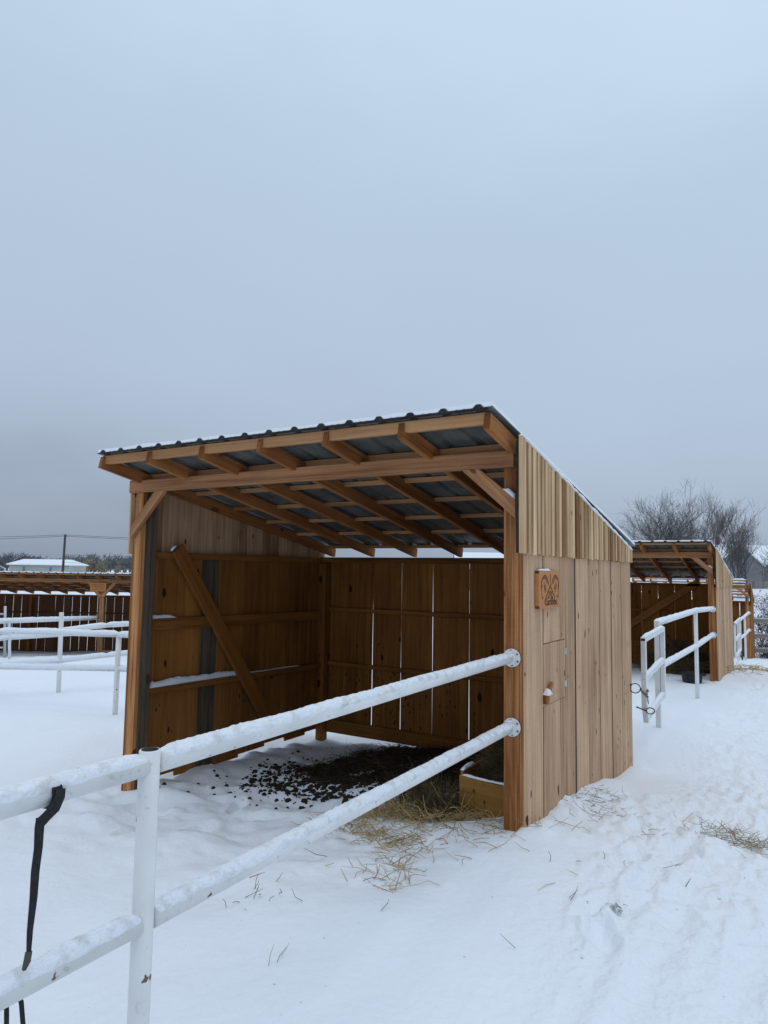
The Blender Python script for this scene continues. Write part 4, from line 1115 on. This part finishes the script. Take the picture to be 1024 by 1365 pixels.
pl = empty('utility_pole', (-76.8, 48.1, -1)); tag(pl, 'lone dark wooden utility pole behind the long pale building', 'utility pole'); o = Vector((-76.8, 48.1, -1))
pl['label'] = 'lone dark wooden utility pole rising above the stall row roof at the left'
MB().tube([(0, 0, -1), (.46, -.2, 6.45)], [.17, .13], 10).build('pole', M['polewood'], pl, 0, True)
MB().bar((.40, -.25, 6.27), (.72, -.05, 6.25), .10, .12, (0, 0, 1)).build('bracket', M['polewood'], pl)
top = Vector((-76.34, 47.9, 5.35))
def wire(label, a, b, sag, r=.03):
    P = [Vector(a).lerp(Vector(b), t) - Vector((0, 0, 4 * sag * t * (1 - t))) for t in np.linspace(0, 1, 20)]
    tag(MB().tube(P, r, 5).build('power_line', M['wire']), label, 'power line')
wire('upper power line reaching left from the top of the utility pole', top + Vector((0, 0, .05)), (-104.8, 31.0, 4.9), .35, .022)
wire('lower power line reaching left from the top of the utility pole', top + Vector((0, 0, -.1)), (-104.8, 31.0, 4.35), .35, .022)
wire('upper power line reaching right from the top of the utility pole', top + Vector((0, 0, .05)), (-42, 69, 5.9), .55, .022)
wire('lower power line reaching right from the top of the utility pole', top + Vector((0, 0, -.1)), (-42, 69, 5.6), .55, .022)
wire('low thin cable right of the utility pole below its power lines', top + Vector((0, 0, -2.4)), (-42, 69, 3.0), .2, .015)
wire('lowest thin cable right of the utility pole before the far wood', top + Vector((0, 0, -3.35)), (-42, 69, 1.9), .2, .015)

# far wood: one mass of bare trees along the horizon
def wood_mass(name, label, mat, cx, cy, along, half, depth, n, hh, seed, tw=.13, base=-1.0):
    r = random.Random(seed); mb = MB(); a = Vector((math.cos(along), math.sin(along), 0)); q = Vector((-a.y, a.x, 0))
    for k in range(n):
        p = Vector((cx, cy, base)) + a * r.uniform(-half, half) + q * r.uniform(0, depth)
        h = hh * r.uniform(.6, 1.15) * (1 + .25 * mnoise.noise(p * .05))
        wd = h * r.uniform(.22, .4)
        mb.tube([p, p + Vector((0, 0, h * .55))], [.2, .1], 4, False)
        for i in range(34):
            z = r.uniform(.18, .8) * h; s = p + Vector((r.gauss(0, wd * .3), r.gauss(0, wd * .3), z)); e = Vector((r.gauss(0, wd * .45), r.gauss(0, wd * .45), h * r.uniform(.1, .26)))
            mb.tube([s, s + e], [tw, tw * .3], 3, False)
    return tag(mb.build(name, mat), label, 'wood', kind='stuff')
wood_mass('far_wood', 'grey leafless wood along the far left horizon', M['farwood'], -232, 155, .549, 120, 30, 600, 6.6, 1, .16)
wood_mass('willow_scrub', 'yellowish bare willow scrub before the far left wood', M['willow'], -190, 133, .549, 10, 5, 24, 4.9, 2, .13)

# ------------------------------------------------------------------ background, right
def bare_tree(label, loc, height, spread, seed, mat='bark', stems=1, up=.55, trunk_r=.16, lev=5, group='bare trees behind the farther shelters', nb=(5, 7)):
    r = random.Random(seed); t = empty('bare_tree', loc); tag(t, label, 'tree', group)
    big = MB(); fine = MB(); cnt = [0]
    def grow(p, d, ln, rad, l):
        nseg = 4 if l < 3 else 3
        pts = [p]; q = Vector(p); dd = Vector(d)
        for i in range(nseg):
            dd = (dd + Vector((r.gauss(0, .13), r.gauss(0, .13), r.gauss(.05, .06)))).normalized()
            q = q + dd * (ln / nseg); pts.append(Vector(q))
        rads = [rad * (1 - .55 * i / nseg) for i in range(nseg + 1)]
        (big if l < 2 else fine).tube(pts, rads, 6 if l < 2 else 3, False); cnt[0] += 1
        if l >= lev: return
        n = r.randint(*nb) if l < 3 else r.randint(2, 4)
        for i in range(n):
            f = r.uniform(.3, 1.0) if l else r.uniform(.22, 1.0)
            k = min(int(f * nseg), nseg - 1); s = pts[k].lerp(pts[k + 1], f * nseg - k)
            ax = dd.orthogonal(); ax.rotate(Matrix.Rotation(r.uniform(0, 6.28), 3, dd))
            ang = r.uniform(.35, .95) * spread
            nd = (dd * math.cos(ang) + ax * math.sin(ang) + Vector((0, 0, up * .35))).normalized()
            grow(s, nd, ln * r.uniform(.48, .72), max(rads[k] * .57, .007), l + 1)
    for s in range(stems):
        a = 6.28 * s / max(1, stems) + r.random(); lean = (.16 if stems > 1 else .03)
        grow(Vector((math.cos(a) * .2 * (stems > 1), math.sin(a) * .2 * (stems > 1), -.4)), Vector((math.cos(a) * lean, math.sin(a) * lean, 1)).normalized(), height * .56, trunk_r, 0)
    big.build('trunk', M[mat], t, 0, True); fine.build('crown', M[mat], t)
    return t
bare_tree('wide spreading grey bare tree, leftmost behind the second shelter', (-8.3, 54.4, .2), 8.0, .86, 5, 'bark', 4, .45, .13, 4, nb=(6, 7))
bare_tree('reddish many-stemmed bare tree right above the second shelter roof', (-6.0, 60.9, .4), 8.2, .62, 8, 'barkred', 3, .6, .09, 4, nb=(5, 6))
bare_tree('slim reddish bare tree between the many-stemmed one and the grey house', (-4.5, 61.9, .4), 6.8, .5, 18, 'barkred', 2, .6, .085, 4, nb=(5, 6))
bare_tree('upright vase-shaped bare tree in front of the left end of the grey house', (-2.55, 52.2, .2), 6.0, .55, 21, 'bark', 4, .65, .085, 4, nb=(4, 5))
bare_tree('bare tree at the right edge of the photo before the grey house', (.35, 47.3, -.1), 4.6, .8, 33, 'bark', 3, .5, .07, 4, nb=(4, 5))

h = empty('grey_house', (-3.4, 104.2, -.2), .549); tag(h, 'grey house with a snowy roof and chimney beyond the farthest shelter', 'house')
MB().box(-2.6, 12, 0, 9, -1, 3.75, 'x').build('wall', M['shingle'], h)
mb = MB(); vs = [(-2.9, -.5, 3.68), (12.4, -.5, 3.68), (12.4, 4.5, 6.25), (-5.6, 4.5, 6.25), (12.4, 9.5, 3.68), (-5.6, 9.5, 3.68), (-5.6, 4.4, 6.2)]
vs = [(-5.9, -.5, 3.68)] + vs[1:6]; vs += [(x, y, z - .25) for x, y, z in vs]
mb.add(vs, [(0, 1, 2, 3), (3, 2, 4, 5), (0, 6, 7, 1), (1, 7, 8, 2), (2, 8, 10, 4), (4, 10, 11, 5), (5, 11, 9, 3), (3, 9, 6, 0)]).build('roof', M['snow'], h)
mb = MB(); vs = [(-7.6, -2.5, -1), (-1.6, -2.5, -1), (-1.6, -2.5, 3.3), (-4.6, -2.5, 5.9), (-7.6, -2.5, 3.3)]; vs += [(x, 5, z) for x, y, z in vs]
mb.add(vs, [(0, 1, 2, 3, 4), (9, 8, 7, 6, 5), (0, 5, 6, 1), (1, 6, 7, 2), (2, 7, 8, 3), (3, 8, 9, 4), (4, 9, 5, 0)]).build('gable_wing', M['shingle'], h)
mb = MB(); vs = [(-7.9, -2.8, 3.12), (-4.6, -2.8, 6.02), (-1.3, -2.8, 3.12)]; vs = vs + [(x, y, z + .2) for x, y, z in vs]; vs += [(x, 5, z) for x, y, z in vs]
mb.add(vs, [(0, 1, 4, 3), (1, 2, 5, 4), (6, 9, 10, 7), (7, 10, 11, 8), (3, 4, 10, 9), (4, 5, 11, 10), (0, 6, 7, 1), (1, 7, 8, 2), (0, 3, 9, 6), (2, 8, 11, 5)]).build('wing_roof', M['snow'], h)
for x in (-.75, 5.2):
    wf = MB().box(x - .62, x + .62, -.06, .03, 1.75, 3.1, 'z').build('window', M['cream'], h)
    wm = MB()
    for s in (-1, 1): wm.box(x + s * .29 - .25, x + s * .29 + .25, -.09, -.05, 1.85, 3.0, 'z')
    wm.build('pane', M['glass'], wf)
MB().box(-4.65, -4.2, 3.6, 4.1, 5.4, 7.4, 'z').build('chimney', M['darkred'], h)
MB().box(-2.6, -2.0, 3.0, 3.5, 5.4, 6.75, 'z').build('chimney', M['darkred'], h)
MB().box(4.6, 5.4, 3.0, 3.6, 5.4, 6.75, 'z').build('chimney', M['darkred'], h)

bn = empty('low_barn', (-20.5, 61.5, -.5), .549); tag(bn, 'long snow-roofed barn seen through the slot under the nearest shelter roof', 'barn')
MB().box(-8, 8, 0, 6, -1, 2.55, 'x').build('wall', M['shingle'], bn)
mb = MB(); vs = [(-8.3, -.4, 2.58), (8.3, -.4, 2.58), (8.3, 3, 4.1), (-8.3, 3, 4.1), (8.3, 6.4, 2.58), (-8.3, 6.4, 2.58)]; vs += [(x, y, z - .2) for x, y, z in vs]
mb.add(vs, [(0, 1, 2, 3), (3, 2, 4, 5), (0, 6, 7, 1), (1, 7, 8, 2), (2, 8, 10, 4), (4, 10, 11, 5), (5, 11, 9, 3), (3, 9, 6, 0)]).build('roof', M['snow'], bn)

wfz = empty('board_fence', (-.2, 23.85, -1.33), .549); tag(wfz, 'grey three-board wooden fence with snowy rails at the right edge', 'fence')
for z in (1.335, .80, .30):
    for k in range(3):
        rr = MB().box(.04 + k * 2.4, 2.42 + k * 2.4, -.02, .02, z - .08, z + .08, 'x').build('rail', M['greyfence'], wfz, .004)
        snow_ridge(MB(), [(.05 + k * 2.4, 0, z + .079), (2.41 + k * 2.4, 0, z + .079)], .036, .014, k + z, .05).build('rail_snow', M['snow'], rr, smooth=True)
for k in range(4): MB().box(-.04 + k * 2.4, .06 + k * 2.4, .022, .12, -.4, 1.5, 'z').build('post', M['greyfence'], wfz, .004)

ff = empty('plank_fence', (-4.2, 63.0, .4), .549); tag(ff, 'far grey close-boarded fence below the grey house', 'fence')
mb = MB()
for k in range(60): mb.box(k * .16, k * .16 + .15, 0, .03, -.4, .78, 'z')
mb.build('boards', M['greyfence'], ff)
for k in range(5): MB().box(k * 2.35, k * 2.35 + .1, .032, .13, -.5, .85, 'z').build('post', M['greyfence'], ff)

def bush(label, loc, hgt, wid, seed, leaves=500):
    r = random.Random(seed); t = empty('leafy_bush', loc); tag(t, label, 'bush', 'snowy bushes behind the board fence')
    st = MB(); lf = MB(); sn = MB()
    for k in range(26):
        p = Vector((r.gauss(0, .12), r.gauss(0, .12), -.2)); d = Vector((r.gauss(0, .5) * wid, r.gauss(0, .5) * wid, hgt))
        pts = [p]
        for i in range(5):
            p = p + d / 5 * r.uniform(.6, 1.1) + Vector((r.gauss(0, .09), r.gauss(0, .09), 0)); d.z *= .93; pts.append(Vector(p))
        st.tube(pts, [.016, .013, .011, .009, .006, .004], 4, False)
        for j in range(9):
            q = pts[r.randint(1, 5)]; e = q + Vector((r.gauss(0, .22), r.gauss(0, .22), r.gauss(.12, .15)))
            st.tube([q, e], [.006, .003], 3, False)
            if r.random() < .55: snow_ridge(sn, [q.lerp(e, .2) + Vector((0, 0, .004)), q.lerp(e, .85) + Vector((0, 0, .004))], .018, .014, k, .06)
            for m_ in range(leaves // 230 + 1):
                c = q.lerp(e, r.random()) + Vector((r.gauss(0, .04), r.gauss(0, .04), r.gauss(0, .04))); a = Vector((r.gauss(0, 1), r.gauss(0, 1), r.gauss(0, 1))).normalized() * .035; b_ = a.orthogonal().normalized() * .02
                lf.add([c - a, c + b_, c + a, c - b_ + Vector((0, 0, .006))], [(0, 1, 2), (0, 2, 3)])
    st.build('stems', M['bark'], t); lf.build('leaves', M['bushleaf'], t); sn.build('twig_snow', M['snow'], t, smooth=True)
bush('dark withered bush behind the board fence nearest the farthest shelter', (.25, 26.0, -1.3), 1.9, .8, 1)
bush('tall dark withered bush at the right edge behind the board fence', (1.0, 27.0, -1.25), 2.7, 1.0, 2, 700)
bush('low withered bush under the board fence rails', (.35, 24.9, -1.33), .9, .9, 3)
bush('withered bush farthest back up the slope behind the board fence', (.1, 31.0, -.9), 2.2, 1.0, 4)

# ------------------------------------------------------------------ sky, light, camera
w = bpy.data.worlds.new('World'); S.world = w; w.use_nodes = True
nt = w.node_tree; N = nt.nodes.new; L = nt.links.new
bg = nt.nodes['Background']; bg.inputs['Strength'].default_value = .1
tc = N('ShaderNodeTexCoord'); sp = N('ShaderNodeSeparateXYZ'); L(tc.outputs['Generated'], sp.inputs[0])
nz = N('ShaderNodeTexNoise'); nz.inputs['Scale'].default_value = 2.2; nz.inputs['Detail'].default_value = 4; nz.inputs['Roughness'].default_value = .5
mp = N('ShaderNodeMapping'); mp.inputs['Scale'].default_value = (1, 1, 2.2); L(tc.outputs['Generated'], mp.inputs[0]); L(mp.outputs[0], nz.inputs['Vector'])
ma = N('ShaderNodeMath'); ma.operation = 'MULTIPLY_ADD'; ma.inputs[1].default_value = .25; L(nz.outputs['Fac'], ma.inputs[0])
az_ = N('ShaderNodeVectorMath'); az_.operation = 'DOT_PRODUCT'; az_.inputs[1].default_value = (math.cos(.549), math.sin(.549), 0); L(tc.outputs['Generated'], az_.inputs[0])
az2 = N('ShaderNodeMath'); az2.operation = 'MULTIPLY_ADD'; az2.inputs[1].default_value = .12; az2.inputs[2].default_value = -.10; L(az_.outputs['Value'], az2.inputs[0])
sb = N('ShaderNodeMath'); sb.operation = 'ADD'; L(az2.outputs[0], sb.inputs[1]); L(sp.outputs['Z'], sb.inputs[0]); L(sb.outputs[0], ma.inputs[2])
rp = N('ShaderNodeValToRGB'); L(ma.outputs[0], rp.inputs['Fac'])
cr = rp.color_ramp; cr.interpolation = 'B_SPLINE'
st_ = [(0.0, (.275, .335, .43)), (.055, (.318, .385, .49)), (.14, (.425, .51, .635)), (.28, (.472, .582, .718)), (.50, (.50, .625, .78)), (.66, (.555, .70, .865)), (1.0, (.77, .905, 1.07))]
while len(cr.elements) < len(st_): cr.elements.new(.5)
for e, (p, c) in zip(cr.elements, st_): e.position = p; e.color = (*c, 1)
vm = N('ShaderNodeVectorMath'); vm.operation = 'SCALE'; vm.inputs['Scale'].default_value = 10.0; L(rp.outputs['Color'], vm.inputs[0])
sky = N('ShaderNodeTexSky'); sky.sky_type = 'NISHITA'; sky.sun_disc = False; sky.sun_elevation = R(78); sky.sun_rotation = R(150); sky.dust_density = 3
mx = N('ShaderNodeMix'); mx.data_type = 'RGBA'; mx.inputs['Factor'].default_value = .06; L(vm.outputs[0], mx.inputs['A']); L(sky.outputs[0], mx.inputs['B'])
L(mx.outputs['Result'], bg.inputs['Color'])
sl = bpy.data.lights.new('overcast_sun', 'SUN'); sl.energy = .5; sl.angle = R(60); sl.color = (1, .96, .90)
so = bpy.data.objects.new('overcast_sun', sl); COL.objects.link(so)
az = R(150); el = R(78)
dv = Vector((math.sin(az) * math.cos(el), math.cos(az) * math.cos(el), math.sin(el)))
so.rotation_euler = dv.to_track_quat('Z', 'Y').to_euler()

cam = bpy.data.cameras.new('camera'); co = bpy.data.objects.new('camera', cam); COL.objects.link(co); S.camera = co
yaw, pit, rol = .5489, .0851, .0153
v = Vector((-math.sin(yaw) * math.cos(pit), math.cos(yaw) * math.cos(pit), math.sin(pit))); r0 = Vector((math.cos(yaw), math.sin(yaw), 0)); u0 = r0.cross(v)
rr = r0 * math.cos(rol) + u0 * math.sin(rol); uu = u0 * math.cos(rol) - r0 * math.sin(rol)
mw = Matrix.Identity(4)
for i in range(3): mw[i][0] = rr[i]; mw[i][1] = uu[i]; mw[i][2] = -v[i]
mw.translation = Vector((1.4995, -4.1107, 1.5798)); co.matrix_world = mw
cam.sensor_fit = 'HORIZONTAL'; cam.sensor_width = 36; cam.lens = 918.805 * 36 / 1024
cam.clip_start = .05; cam.clip_end = 4000
S.view_settings.view_transform = 'Standard'; S.view_settings.look = 'None'; S.view_settings.exposure = 0; S.view_settings.gamma = 1
